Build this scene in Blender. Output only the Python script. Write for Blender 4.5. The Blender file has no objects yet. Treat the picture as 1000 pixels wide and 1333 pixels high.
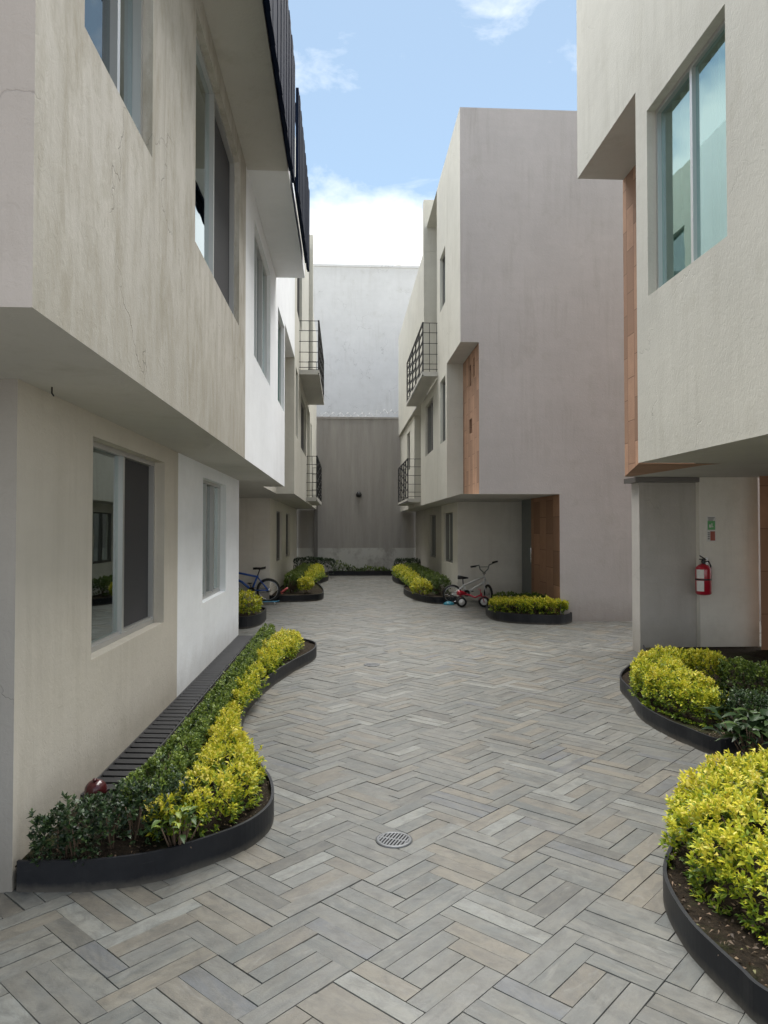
import bpy, math, random
import numpy as np
from mathutils import Vector, Matrix
R = math.radians
rng = np.random.default_rng(7)
random.seed(7)
S = bpy.context.scene
COL = S.collection

# ------------------------------------------------------------------ camera
CAM_H = 1.65
cam_d = bpy.data.cameras.new('camera')
cam = bpy.data.objects.new('camera', cam_d); COL.objects.link(cam)
cam_d.sensor_fit = 'VERTICAL'; cam_d.sensor_height = 24.0
cam_d.lens = 24.0 * 950 / 1333
cam_d.clip_start = 0.05; cam_d.clip_end = 500
cam.location = (0, 0, CAM_H)
cam.rotation_euler = (R(91.297), 0, R(-3.19))
S.camera = cam

# ------------------------------------------------------------------ light
SUN_AZ, SUN_EL = 8.0, 71.0            # azimuth clockwise from +Y
sun_d = bpy.data.lights.new('sun', 'SUN')
sun = bpy.data.objects.new('sun', sun_d); COL.objects.link(sun)
sun_d.energy = 4.5; sun_d.angle = R(68); sun_d.color = (1.0, 0.97, 0.92)
sd = Vector((math.sin(R(SUN_AZ)) * math.cos(R(SUN_EL)), math.cos(R(SUN_AZ)) * math.cos(R(SUN_EL)), math.sin(R(SUN_EL))))
sun.rotation_euler = sd.to_track_quat('Z', 'Y').to_euler()
W = bpy.data.worlds.new('World'); S.world = W; W.use_nodes = True
nt = W.node_tree; nt.nodes.clear()
def N(t, **k):
    n = nt.nodes.new(t)
    for a, b in k.items(): setattr(n, a, b)
    return n
L = lambda a, b: nt.links.new(a, b)
sky = N('ShaderNodeTexSky'); sky.sky_type = 'NISHITA'; sky.sun_disc = False
sky.sun_elevation = R(SUN_EL); sky.sun_rotation = R(SUN_AZ); sky.altitude = 2200; sky.air_density = 1.0; sky.dust_density = 1.2
tc = N('ShaderNodeTexCoord'); sep = N('ShaderNodeSeparateXYZ'); L(tc.outputs['Generated'], sep.inputs[0])
mp = N('ShaderNodeMapping'); mp.inputs['Scale'].default_value = (1.0, 1.0, 1.7); mp.inputs['Location'].default_value = (0.35, 0.2, 0.1)
L(tc.outputs['Generated'], mp.inputs[0])
n1 = N('ShaderNodeTexNoise'); n1.inputs['Scale'].default_value = 3.2; n1.inputs['Detail'].default_value = 9; n1.inputs['Roughness'].default_value = 0.56
L(mp.outputs[0], n1.inputs['Vector'])
n2 = N('ShaderNodeTexNoise'); n2.inputs['Scale'].default_value = 9.0; n2.inputs['Detail'].default_value = 8; n2.inputs['Roughness'].default_value = 0.6; n2.inputs['Distortion'].default_value = 0.4
L(mp.outputs[0], n2.inputs['Vector'])
def MT(op, a, b, clamp=False):
    m = N('ShaderNodeMath'); m.operation = op; m.use_clamp = clamp
    for i, v in enumerate((a, b)):
        if v is None: continue
        if isinstance(v, (int, float)): m.inputs[i].default_value = v
        else: L(v, m.inputs[i])
    return m.outputs[0]
# a bank of cloud low over the end of the lane, wisps above it
low = MT('MULTIPLY', MT('SUBTRACT', 0.50, sep.outputs['Z']), 3.2)
low = MT('MINIMUM', low, 0.42)
bank = MT('ADD', MT('MULTIPLY', MT('SUBTRACT', n1.outputs['Fac'], 0.5), 1.9), low)
bank = MT('MULTIPLY', bank, 2.8, True)
wisp = MT('MULTIPLY', MT('SUBTRACT', MT('ADD', MT('MULTIPLY', n2.outputs['Fac'], .6), MT('MULTIPLY', n1.outputs['Fac'], .4)), 0.452), 5.0, True)
wisp = MT('MULTIPLY', wisp, 0.62)
mask = MT('MAXIMUM', MT('MAXIMUM', bank, wisp), 0.21)
mx = N('ShaderNodeMix'); mx.data_type = 'RGBA'; L(mask, mx.inputs['Factor'])
SKY_G = 1.0
tn = N('ShaderNodeMix'); tn.data_type = 'RGBA'; tn.blend_type = 'MULTIPLY'; tn.inputs['Factor'].default_value = 1.0; tn.inputs['B'].default_value = (.86, 1.10, 1.02, 1)
L(sky.outputs[0], tn.inputs['A']); L(tn.outputs['Result'], mx.inputs['A'])
mx.inputs['B'].default_value = (7.6, 7.8, 8.0, 1)
bg = N('ShaderNodeBackground'); bg.inputs['Strength'].default_value = 0.066
L(mx.outputs['Result'], bg.inputs['Color'])
wo = N('ShaderNodeOutputWorld'); L(bg.outputs[0], wo.inputs[0])
S.view_settings.view_transform = 'Standard'; S.view_settings.look = 'None'
S.view_settings.exposure = 1.5; S.view_settings.gamma = 1.0
S.cycles.max_bounces = 8; S.cycles.diffuse_bounces = 5; S.cycles.transparent_max_bounces = 12
S.cycles.use_denoising = True

# ------------------------------------------------------------------ materials
MATS = {}
class NG:
    """tiny node-graph helper"""
    def __init__(s, name):
        s.m = bpy.data.materials.new(name); s.m.use_nodes = True; s.t = s.m.node_tree; s.t.nodes.clear()
        s.out = s.t.nodes.new('ShaderNodeOutputMaterial'); s.p = s.t.nodes.new('ShaderNodeBsdfPrincipled')
        s.t.links.new(s.p.outputs[0], s.out.inputs[0]); MATS[name] = s.m
        s.co = s.t.nodes.new('ShaderNodeTexCoord').outputs['Object']
    def n(s, t, **k):
        n = s.t.nodes.new(t)
        for a, b in k.items(): setattr(n, a, b)
        return n
    def l(s, a, b): s.t.links.new(a, b)
    def set(s, sock, v):
        if isinstance(v, bpy.types.NodeSocket): s.l(v, sock)
        elif isinstance(v, tuple) and len(v) == 3 and sock.type == 'RGBA': sock.default_value = (*v, 1)
        else: sock.default_value = v
    def math(s, op, a, b=0.0, clamp=False):
        m = s.n('ShaderNodeMath', operation=op, use_clamp=clamp); s.set(m.inputs[0], a); s.set(m.inputs[1], b); return m.outputs[0]
    def map(s, scale=(1, 1, 1), rot=(0, 0, 0), loc=(0, 0, 0), co=None):
        m = s.n('ShaderNodeMapping'); s.l(co or s.co, m.inputs[0])
        m.inputs['Scale'].default_value = scale; m.inputs['Rotation'].default_value = rot; m.inputs['Location'].default_value = loc
        return m.outputs[0]
    def noise(s, scale, detail=5, rough=.55, co=None, dist=0):
        n = s.n('ShaderNodeTexNoise'); s.l(co or s.co, n.inputs['Vector'])
        n.inputs['Scale'].default_value = scale; n.inputs['Detail'].default_value = detail
        n.inputs['Roughness'].default_value = rough; n.inputs['Distortion'].default_value = dist
        return n.outputs['Fac']
    def ramp(s, f, a, b):
        """linear remap a..b -> 0..1"""
        m = s.n('ShaderNodeMapRange'); s.set(m.inputs['Value'], f); m.inputs['From Min'].default_value = a; m.inputs['From Max'].default_value = b
        return m.outputs[0]
    def mix(s, f, a, b, mode='MIX'):
        m = s.n('ShaderNodeMix', data_type='RGBA', blend_type=mode); s.set(m.inputs['Factor'], f); s.set(m.inputs['A'], a); s.set(m.inputs['B'], b)
        return m.outputs['Result']
    def bump(s, h, strength=.3, dist=.01, prev=None):
        b = s.n('ShaderNodeBump'); b.inputs['Strength'].default_value = strength; b.inputs['Distance'].default_value = dist
        s.l(h, b.inputs['Height'])
        if prev is not None: s.l(prev, b.inputs['Normal'])
        return b.outputs[0]
    def fin(s, col, rough=.9, normal=None, metal=0, spec=None):
        s.set(s.p.inputs['Base Color'], col); s.set(s.p.inputs['Roughness'], rough); s.p.inputs['Metallic'].default_value = metal
        if normal is not None: s.l(normal, s.p.inputs['Normal'])
        if spec is not None: s.p.inputs['Specular IOR Level'].default_value = spec
        return s.m

def mulc(c, k): return tuple(min(1, x * k) for x in c)

def plaster(name, col, dirt=.5, cracks=0., streak=.5, coarse=1.0):
    g = NG(name)
    big = g.ramp(g.noise(.9, 4, .6), .3, .7)
    med = g.ramp(g.noise(5, 6, .65), .3, .72)
    c = g.mix(big, mulc(col, .93), mulc(col, 1.05))
    c = g.mix(g.math('MULTIPLY', med, .35), c, mulc(col, .86))
    # vertical rain streaks (follow the plaster, not the light)
    st = g.noise(1.0, 7, .62, g.map((9, 9, .7)), .3)
    patch = g.ramp(g.noise(1.1, 3, .5, g.map((1, 1, .6), loc=(3, 5, 1))), .42, .68)
    f = g.math('MULTIPLY', g.ramp(st, .47, .72), patch, True)
    c = g.mix(g.math('MULTIPLY', f, streak), c, (col[0] * .52, col[1] * .50, col[2] * .44))
    if dirt > .5:
        spx = g.n('ShaderNodeSeparateXYZ'); g.l(g.co, spx.inputs[0])
        dd = g.ramp(g.noise(1.0, 9, .72, g.map((5.5, 5.5, 2.0), loc=(2, 8, 5)), .25), .44, .66)
        ed = g.math('SUBTRACT', 1.0, g.ramp(g.math('ADD', spx.outputs['Z'], g.math('MULTIPLY', g.noise(1.0, 7, .7, g.map((3, 3, 1.2))), -1.3)), 1.75, 2.5), True)
        c = g.mix(g.math('MULTIPLY', ed, .5), c, (col[0] * .62, col[1] * .61, col[2] * .56))
        sp2 = g.ramp(g.noise(11, 6, .8, g.map((1.6, 1.6, .8), loc=(4, 4, 9))), .6, .72)
        c = g.mix(g.math('MULTIPLY', sp2, .55), c, (col[0] * .55, col[1] * .53, col[2] * .46))
        c = g.mix(g.math('MULTIPLY', dd, .95), c, (col[0] * .66, col[1] * .64, col[2] * .58))
    # blotches of grime
    bl = g.ramp(g.noise(2.6, 8, .72, g.map((1, 1, .8), loc=(7, 2, 4))), .55, .8)
    c = g.mix(g.math('MULTIPLY', bl, dirt), c, (col[0] * .6, col[1] * .58, col[2] * .5))
    spz = g.n('ShaderNodeSeparateXYZ'); g.l(g.co, spz.inputs[0])
    ft = g.math('SUBTRACT', 1.0, g.ramp(g.math('ADD', spz.outputs['Z'], g.math('MULTIPLY', g.noise(4, 6, .7), -.5)), -.22, .22), True)
    c = g.mix(g.math('MULTIPLY', ft, .55), c, (col[0] * .5, col[1] * .47, col[2] * .42))
    fine = g.noise(160 / coarse, 4, .7)
    trow = g.noise(22 / coarse, 5, .6, g.map((1, 1, .8)), 1.2)
    c = g.mix(g.math('MULTIPLY', g.ramp(fine, .35, .75), .12), c, mulc(col, .7))
    hz = g.ramp(g.noise(1.0, 5, .6, g.map((1.6, 1.6, 7))), .4, .7)
    c = g.mix(g.math('MULTIPLY', hz, .13), c, mulc(col, .72))
    h = g.math('ADD', g.math('MULTIPLY', trow, 1.0), g.math('MULTIPLY', fine, .28))
    if cracks > 0:
        v = g.n('ShaderNodeTexVoronoi', feature='DISTANCE_TO_EDGE'); v.inputs['Scale'].default_value = .9
        wob = g.n('ShaderNodeTexNoise'); g.l(g.co, wob.inputs['Vector']); wob.inputs['Scale'].default_value = 3.5; wob.inputs['Detail'].default_value = 6
        add = g.n('ShaderNodeVectorMath', operation='MULTIPLY_ADD'); g.l(wob.outputs['Color'], add.inputs[0])
        add.inputs[1].default_value = (.55, .55, .55); g.l(g.co, add.inputs[2]); g.l(add.outputs[0], v.inputs['Vector'])
        ln = g.math('SUBTRACT', 1.0, g.ramp(v.outputs['Distance'], 0.0, .006), True)
        ln = g.math('MULTIPLY', ln, g.ramp(g.noise(1.4, 2, .5, g.map(loc=(9, 1, 3))), .5, .6), True)
        c = g.mix(g.math('MULTIPLY', ln, cracks), c, mulc(col, .38))
        h = g.math('SUBTRACT', h, g.math('MULTIPLY', ln, .8))
    return g.fin(c, .93, g.bump(h, .55, .006), spec=.25)

plaster('plaster_beige', (.50, .475, .425), .95, .5, .9)
plaster('plaster_sand', (.55, .51, .44), .3, .0, .35)
plaster('plaster_pink', (.49, .44, .40), .35, .6, .3)
plaster('plaster_white', (.84, .86, .88), .10, .0, .10)
plaster('plaster_cream', (.56, .545, .485), .4, .3, .45)
plaster('plaster_mauve', (.465, .44, .43), .35, .0, .45)
plaster('plaster_shaded', (.34, .32, .29), .4, .2, .3)  # darkened plaster: deep shade under the overhang painted into the lower end wall
plaster('plaster_light', (.80, .77, .70), .3, .0, .3)
plaster('plaster_grey', (.50, .475, .44), .4, .3, .3)
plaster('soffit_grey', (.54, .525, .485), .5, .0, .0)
plaster('soffit_white', (.78, .79, .80), .1, .0, .0)
plaster('render_pale', (.66, .665, .665), .45, .7, .3, 1.6)

def concrete_dark():
    g = NG('concrete_dark'); col = (.36, .34, .32)
    st = g.ramp(g.noise(1.0, 8, .66, g.map((5, 5, .5))), .35, .7)
    c = g.mix(st, mulc(col, .86), mulc(col, 1.15))
    bl = g.ramp(g.noise(1.3, 8, .7), .4, .72)
    c = g.mix(g.math('MULTIPLY', bl, .55), c, (.38, .35, .33))
    # pale lime-washed base course with ragged top
    sp = g.n('ShaderNodeSeparateXYZ'); g.l(g.co, sp.inputs[0])
    base = g.math('SUBTRACT', 1.0, g.ramp(sp.outputs['Z'], .93, .96), True)
    pt = g.ramp(g.noise(1.5, 7, .7, g.map((1, 1, .8), loc=(2, 0, 0))), .36, .5)
    c = g.mix(g.math('MULTIPLY', base, pt, True), c, (.55, .54, .51))
    return g.fin(c, .95, g.bump(g.noise(30, 6, .7), .5, .01), spec=.2)
concrete_dark()

def stone(name, col, bx=.32, by=.42, ax='yz'):
    g = NG(name)
    sp = g.n('ShaderNodeSeparateXYZ'); g.l(g.co, sp.inputs[0]); cb = g.n('ShaderNodeCombineXYZ')
    if ax == 'yz': g.l(sp.outputs['Z'], cb.inputs[0]); g.l(sp.outputs['Y'], cb.inputs[1])
    else: g.l(sp.outputs['Z'], cb.inputs[0]); g.l(sp.outputs['X'], cb.inputs[1])
    b = g.n('ShaderNodeTexBrick'); g.l(cb.outputs[0], b.inputs['Vector'])
    b.inputs['Color1'].default_value = (*mulc(col, .66), 1); b.inputs['Color2'].default_value = (*mulc(col, 1.18), 1)
    b.inputs['Mortar'].default_value = (*mulc(col, .45), 1); b.inputs['Scale'].default_value = 1.0
    b.inputs['Brick Width'].default_value = bx; b.inputs['Row Height'].default_value = by; b.inputs['Mortar Size'].default_value = .006
    b.inputs['Bias'].default_value = 0
    n = g.ramp(g.noise(6, 8, .65), .3, .7)
    c = g.mix(g.math('MULTIPLY', n, .5), b.outputs['Color'], mulc(col, .68))
    h = g.math('SUBTRACT', g.noise(60, 5, .6), g.math('MULTIPLY', b.outputs['Fac'], 2.0))
    return g.fin(c, .85, g.bump(h, .5, .006), spec=.3)
stone('stone_terracotta', (.42, .255, .17), .55, .22)
stone('stone_terracotta_flat', (.46, .25, .15), .55, .3, 'xz')
stone('wood_door', (.34, .19, .115), .62, .45)

def simple(name, col, rough=.5, metal=0., bs=0., scale=80, var=.25, spec=None, coat=0):
    g = NG(name)
    n = g.ramp(g.noise(scale * .12, 5, .6), .3, .7)
    c = g.mix(g.math('MULTIPLY', n, var), col, mulc(col, .55))
    nm = g.bump(g.noise(scale, 4, .6), bs, .003) if bs else None
    if coat: g.p.inputs['Coat Weight'].default_value = coat
    return g.fin(c, rough, nm, metal, spec)
simple('black_steel', (.008, .009, .012), .55, 0, .12, 60, .3, .25)
simple('railing_black', (.012, .012, .013), .5)
simple('aluminium', (.55, .55, .54), .38, .7, 0, 30, .1)
simple('aluminium_dark', (.16, .15, .14), .45, .5, 0, 30, .1)
simple('fly_screen', (.038, .038, .042), .75, 0, .3, 400, .1)
simple('curtain_white', (.80, .82, .80), .9, 0, 0, 20, .1)
simple('curtain_grey', (.5, .52, .5), .9, 0, 0, 20, .1)
simple('room_dark', (.16, .17, .165), .95)
simple('navy_panel', (.004, .009, .026), .85, 0, .3, 25, .4, .1)
simple('rubber', (.012, .012, .012), .7)
simple('blue_paint', (.03, .12, .48), .3, 0, 0, 30, .1, .5, .5)
simple('white_paint', (.62, .62, .60), .35, 0, 0, 30, .15, .5, .3)
simple('red_paint', (.42, .012, .03), .28, 0, 0, 30, .12, .5, .5)
simple('chrome', (.6, .6, .6), .2, 1)
simple('steel_dark', (.22, .23, .21), .35, .7)
simple('black_plastic', (.015, .015, .016), .45)
simple('white_plastic', (.7, .7, .68), .5)
simple('teal_plastic', (.03, .20, .27), .4)
simple('blue_plastic', (.05, .25, .42), .45)
simple('pink_plastic', (.62, .12, .12), .45)
simple('maroon_gloss', (.07, .012, .014), .22, 0, 0, 30, .3, .5, .3)
simple('label_white', (.72, .71, .68), .6)
simple('sign_green', (.14, .42, .16), .5)
simple('sign_red', (.38, .10, .07), .5)
simple('sign_ink', (.04, .05, .05), .6)
simple('cast_iron', (.16, .165, .17), .5, .5, .4, 90, .4)
simple('void_black', (.006, .006, .006), .9)
simple('grate_slat', (.05, .05, .053), .45, .2, .25, 50, .5, .5)
simple('bark', (.10, .065, .04), .9, 0, .5, 60, .4)
simple('wire_pale', (.5, .5, .5), .5, .4)

def edging():
    g = NG('black_steel'); sp = g.n('ShaderNodeSeparateXYZ'); g.l(g.co, sp.inputs[0])
    foot = g.math('SUBTRACT', 1.0, g.ramp(g.math('ADD', sp.outputs['Z'], g.math('MULTIPLY', g.noise(14, 6, .7), -.06)), -.03, .012), True)
    c = g.mix(g.ramp(g.noise(5, 6, .65), .35, .7), (.007, .008, .011), (.016, .017, .020))
    c = g.mix(g.math('MULTIPLY', foot, .7), c, (.10, .09, .075))
    sc = g.ramp(g.noise(1.0, 7, .75, g.map((6, 6, 60))), .62, .72); c = g.mix(g.math('MULTIPLY', sc, .3), c, (.06, .06, .06))
    return g.fin(c, .5, g.bump(g.noise(9, 3, .5), .25, .01), spec=.3)
edging()
def soil():
    g = NG('soil')
    n = g.ramp(g.noise(38, 8, .75), .35, .68)
    c = g.mix(n, (.012, .009, .006), (.050, .036, .023))
    m = g.ramp(g.noise(3.0, 6, .65), .52, .66)
    c = g.mix(g.math('MULTIPLY', m, .7), c, (.040, .052, .014))
    return g.fin(c, .95, g.bump(g.noise(45, 8, .75), 1.0, .03), spec=.15)
soil()
def ground():
    g = NG('ground')
    c = g.mix(g.ramp(g.noise(.5, 6, .6), .3, .7), (.16, .15, .14), (.24, .23, .21))
    return g.fin(c, .95, g.bump(g.noise(20, 6, .7), .4, .01))
ground()
def grout():
    g = NG('grout'); return g.fin(g.mix(g.noise(30, 4), (.09, .085, .078), (.17, .16, .145)), .95)
grout()

def paving():
    g = NG('paving_stone')
    at = g.n('ShaderNodeAttribute', attribute_name='tone'); uv = g.n('ShaderNodeAttribute', attribute_name='puv')
    cr = g.n('ShaderNodeValToRGB'); g.l(at.outputs['Fac'], cr.inputs['Fac']); e = cr.color_ramp; e.interpolation = 'CONSTANT'
    cols = [(.00, (.150, .158, .152)), (.18, (.178, .180, .170)), (.34, (.128, .138, .135)), (.46, (.205, .210, .198)), (.57, (.185, .165, .135)),
            (.67, (.160, .163, .155)), (.78, (.225, .200, .160)), (.85, (.140, .150, .165)), (.90, (.270, .278, .262)), (.95, (.098, .098, .092))]
    e.elements[0].position = 0; e.elements[0].color = (*cols[0][1], 1)
    e.elements[1].position = cols[1][0]; e.elements[1].color = (*cols[1][1], 1)
    for p, c in cols[2:]:
        x = e.elements.new(p); x.color = (*c, 1)
    st = g.noise(1.0, 7, .62, g.map((4, 12, 1), co=uv.outputs['Vector']), .6)
    c = g.mix(g.math('MULTIPLY', g.ramp(st, .42, .66), .55), cr.outputs['Color'], (.26, .245, .205))
    s2 = g.noise(1.0, 6, .7, g.map((8, 15, 1), loc=(4, 9, 0), co=uv.outputs['Vector']), 1.0)
    c = g.mix(g.math('MULTIPLY', g.ramp(s2, .46, .64), .5), c, (.085, .085, .082))
    # rusty or pale vein patches in some stones
    s3 = g.noise(1.0, 4, .6, g.map((3.5, 9, 1), loc=(1, 3, 0), co=uv.outputs['Vector']), 1.5)
    c = g.mix(g.math('MULTIPLY', g.ramp(s3, .6, .7), .4), c, (.32, .315, .295))
    tn_ = g.ramp(g.noise(3.2, 6, .7, g.map(loc=(5, 8, 0)), .8), .5, .68)
    c = g.mix(g.math('MULTIPLY', tn_, .24), c, (.215, .182, .132))
    dk = g.ramp(g.noise(5.5, 8, .75, g.map(loc=(1, 2, 0)), .5), .5, .7)
    c = g.mix(g.math('MULTIPLY', dk, .6), c, (.075, .075, .070))
    lt = g.ramp(g.noise(2.1, 9, .8, g.map(loc=(11, 3, 0)), 1.2), .56, .66)
    c = g.mix(g.math('MULTIPLY', lt, .35), c, (.26, .26, .24))
    c = g.mix(1.0, c, (.62, .625, .615), 'MULTIPLY')
    wear = g.ramp(g.noise(.55, 4, .6), .3, .7)
    c = g.mix(g.math('MULTIPLY', wear, .18), c, (.22, .21, .19))
    fine = g.noise(140, 4, .7)
    c = g.mix(g.math('MULTIPLY', g.ramp(fine, .45, .75), .2), c, (.07, .07, .068))
    h = g.math('ADD', g.math('MULTIPLY', g.noise(14, 6, .6), 1.2), g.math('MULTIPLY', fine, .25))
    h = g.math('ADD', h, st)
    r = g.ramp(g.noise(5, 4, .6), .2, .8)
    rr = g.n('ShaderNodeMapRange'); g.l(r, rr.inputs['Value']); rr.inputs['To Min'].default_value = .38; rr.inputs['To Max'].default_value = .62
    return g.fin(c, rr.outputs[0], g.bump(h, .45, .006), spec=.4)
paving()

def glass(name, tint, refl, gc=(.92, .97, .96), k=.9):
    g = NG(name); g.t.nodes.remove(g.p)
    tr = g.n('ShaderNodeBsdfTransparent'); tr.inputs['Color'].default_value = (*tint, 1)
    gl = g.n('ShaderNodeBsdfGlossy'); gl.inputs['Roughness'].default_value = .012; gl.inputs['Color'].default_value = (*gc, 1)
    wv = g.bump(g.noise(1.6, 2, .4), .06, .02); g.l(wv, gl.inputs['Normal'])
    fr = g.n('ShaderNodeFresnel'); fr.inputs['IOR'].default_value = 1.55
    f = g.math('ADD', g.math('MULTIPLY', fr.outputs[0], k), refl, True)
    mxs = g.n('ShaderNodeMixShader'); g.l(f, mxs.inputs[0]); g.l(tr.outputs[0], mxs.inputs[1]); g.l(gl.outputs[0], mxs.inputs[2])
    g.l(mxs.outputs[0], g.out.inputs[0])
glass('glass_clear', (.66, .78, .75), .10, (.86, .95, .95), 1.35)
glass('glass_green', (.60, .75, .70), .04, (.62, .80, .78), .5)
glass('glass_dark', (.30, .36, .35), .02)

def leaf(name, stops, trans=.3, rough=.5):
    g = NG(name)
    at = g.n('ShaderNodeAttribute', attribute_name='tone')
    cr = g.n('ShaderNodeValToRGB'); g.l(at.outputs['Fac'], cr.inputs['Fac']); e = cr.color_ramp
    e.elements[0].position = stops[0][0]; e.elements[0].color = (*stops[0][1], 1)
    e.elements[1].position = stops[-1][0]; e.elements[1].color = (*stops[-1][1], 1)
    for p, c in stops[1:-1]:
        x = e.elements.new(p); x.color = (*c, 1)
    c = cr.outputs['Color']
    g.fin(c, rough, spec=.45)
    tl = g.n('ShaderNodeBsdfTranslucent'); g.l(c, tl.inputs['Color'])
    mxs = g.n('ShaderNodeMixShader'); mxs.inputs[0].default_value = trans
    g.l(g.p.outputs[0], mxs.inputs[1]); g.l(tl.outputs[0], mxs.inputs[2]); g.l(mxs.outputs[0], g.out.inputs[0])
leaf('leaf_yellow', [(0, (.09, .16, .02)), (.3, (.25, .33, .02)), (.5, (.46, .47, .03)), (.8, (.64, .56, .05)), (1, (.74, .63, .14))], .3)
leaf('leaf_green', [(0, (.028, .062, .014)), (.5, (.10, .16, .024)), (1, (.26, .32, .05))], .2, .5)
leaf('leaf_dark', [(0, (.010, .024, .009)), (.6, (.025, .052, .016)), (1, (.07, .11, .03))], .12, .42)
leaf('leaf_olive', [(0, (.05, .09, .015)), (.5, (.12, .17, .03)), (1, (.24, .28, .05))], .25)
leaf('leaf_litter', [(0, (.03, .02, .012)), (.5, (.09, .06, .035)), (.85, (.20, .13, .08)), (1, (.09, .12, .03))], .1, .7)

# ------------------------------------------------------------------ mesh helpers
class MB:
    def __init__(s): s.v = []; s.f = []; s.m = []; s.sm = []
    def quad(s, a, b, c, d, mi=0):
        n = len(s.v); s.v += [tuple(a), tuple(b), tuple(c), tuple(d)]; s.f.append((n, n + 1, n + 2, n + 3)); s.m.append(mi); s.sm.append(False)
    def poly(s, pts, mi=0):
        n = len(s.v); s.v += [tuple(p) for p in pts]; s.f.append(tuple(range(n, n + len(pts)))); s.m.append(mi); s.sm.append(False)
    def box(s, x0, x1, y0, y1, z0, z1, mi=0):
        n = len(s.v)
        s.v += [(x0, y0, z0), (x1, y0, z0), (x1, y1, z0), (x0, y1, z0), (x0, y0, z1), (x1, y0, z1), (x1, y1, z1), (x0, y1, z1)]
        for q in ((0, 3, 2, 1), (4, 5, 6, 7), (0, 1, 5, 4), (1, 2, 6, 5), (2, 3, 7, 6), (3, 0, 4, 7)):
            s.f.append(tuple(n + i for i in q)); s.m.append(mi); s.sm.append(False)
    def obox(s, c, ax, ay, az, mi=0):
        """box at centre c with half-axis vectors"""
        c = Vector(c); ax = Vector(ax); ay = Vector(ay); az = Vector(az); n = len(s.v)
        for k in (-1, 1):
            for i, j in ((-1, -1), (1, -1), (1, 1), (-1, 1)): s.v.append(tuple(c + ax * i + ay * j + az * k))
        for q in ((0, 3, 2, 1), (4, 5, 6, 7), (0, 1, 5, 4), (1, 2, 6, 5), (2, 3, 7, 6), (3, 0, 4, 7)):
            s.f.append(tuple(n + i for i in q)); s.m.append(mi); s.sm.append(False)
    def bar(s, a, b, w, h, mi=0):
        """rectangular bar from a to b (w horizontal-ish, h the other)"""
        a = Vector(a); b = Vector(b); d = b - a; t = d.normalized()
        up = Vector((0, 0, 1)) if abs(t.z) < .9 else Vector((0, 1, 0))
        x = t.cross(up).normalized(); y = x.cross(t).normalized()
        s.obox((a + b) / 2, d / 2, x * w / 2, y * h / 2, mi)
    def tube(s, pts, r, seg=8, mi=0, closed=False, cap=True):
        pts = [Vector(p) for p in pts]; n = len(pts); rr = r if isinstance(r, (list, tuple)) else [r] * n
        base = len(s.v); prev = None
        for i, p in enumerate(pts):
            if closed: t = (pts[(i + 1) % n] - pts[i - 1]).normalized()
            else: t = (pts[min(i + 1, n - 1)] - pts[max(i - 1, 0)]).normalized()
            if prev is None:
                u = t.cross(Vector((0, 0, 1)) if abs(t.z) < .95 else Vector((1, 0, 0))).normalized()
            else:
                u = (prev - t * prev.dot(t)).normalized()
            w = t.cross(u); prev = u
            for k in range(seg):
                a = 2 * math.pi * k / seg; s.v.append(tuple(p + (u * math.cos(a) + w * math.sin(a)) * rr[i]))
        m = n if closed else n - 1
        for i in range(m):
            for k in range(seg):
                a = base + i * seg + k; b = base + i * seg + (k + 1) % seg
                c = base + ((i + 1) % n) * seg + (k + 1) % seg; d = base + ((i + 1) % n) * seg + k
                s.f.append((a, b, c, d)); s.m.append(mi); s.sm.append(True)
        if cap and not closed:
            s.f.append(tuple(base + k for k in range(seg))[::-1]); s.m.append(mi); s.sm.append(False)
            s.f.append(tuple(base + (n - 1) * seg + k for k in range(seg))); s.m.append(mi); s.sm.append(False)
    def lathe(s, prof, c, axis=(0, 0, 1), seg=24, mi=0):
        c = Vector(c); ax = Vector(axis).normalized(); u = ax.orthogonal().normalized(); w = ax.cross(u); base = len(s.v)
        for r, h in prof:
            for k in range(seg):
                a = 2 * math.pi * k / seg; s.v.append(tuple(c + ax * h + (u * math.cos(a) + w * math.sin(a)) * r))
        for i in range(len(prof) - 1):
            for k in range(seg):
                s.f.append((base + i * seg + k, base + i * seg + (k + 1) % seg, base + (i + 1) * seg + (k + 1) % seg, base + (i + 1) * seg + k)); s.m.append(mi); s.sm.append(True)
    def facade(s, P, U, In, u0, u1, z0, z1, holes=(), depth=.12, mi=0, du=1.2):
        """vertical face with real openings and reveals. P: point, U: along, In: inward."""
        P = Vector(P); U = Vector(U); In = Vector(In); Z = Vector((0, 0, 1))
        us = sorted({u0, u1, *[h[0] for h in holes], *[h[1] for h in holes]}); zs = sorted({z0, z1, *[h[2] for h in holes], *[h[3] for h in holes]})
        at = lambda u, z, d=0: P + U * u + Z * z + In * d
        flip = U.cross(Z).dot(In) > 0
        def q(a, b, c, d): s.quad(a, b, c, d, mi) if flip else s.quad(a, d, c, b, mi)
        for i in range(len(us) - 1):
            for j in range(len(zs) - 1):
                cu = (us[i] + us[i + 1]) / 2; cz = (zs[j] + zs[j + 1]) / 2
                if any(h[0] < cu < h[1] and h[2] < cz < h[3] for h in holes): continue
                q(at(us[i], zs[j]), at(us[i + 1], zs[j]), at(us[i + 1], zs[j + 1]), at(us[i], zs[j + 1]))
        for h in holes:
            a, b, c, d = h[:4]
            s.quad(at(a, c), at(b, c), at(b, c, depth), at(a, c, depth), mi); s.quad(at(a, d), at(b, d), at(b, d, depth), at(a, d, depth), mi)
            s.quad(at(a, c), at(a, d), at(a, d, depth), at(a, c, depth), mi); s.quad(at(b, c), at(b, d), at(b, d, depth), at(b, c, depth), mi)
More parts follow.
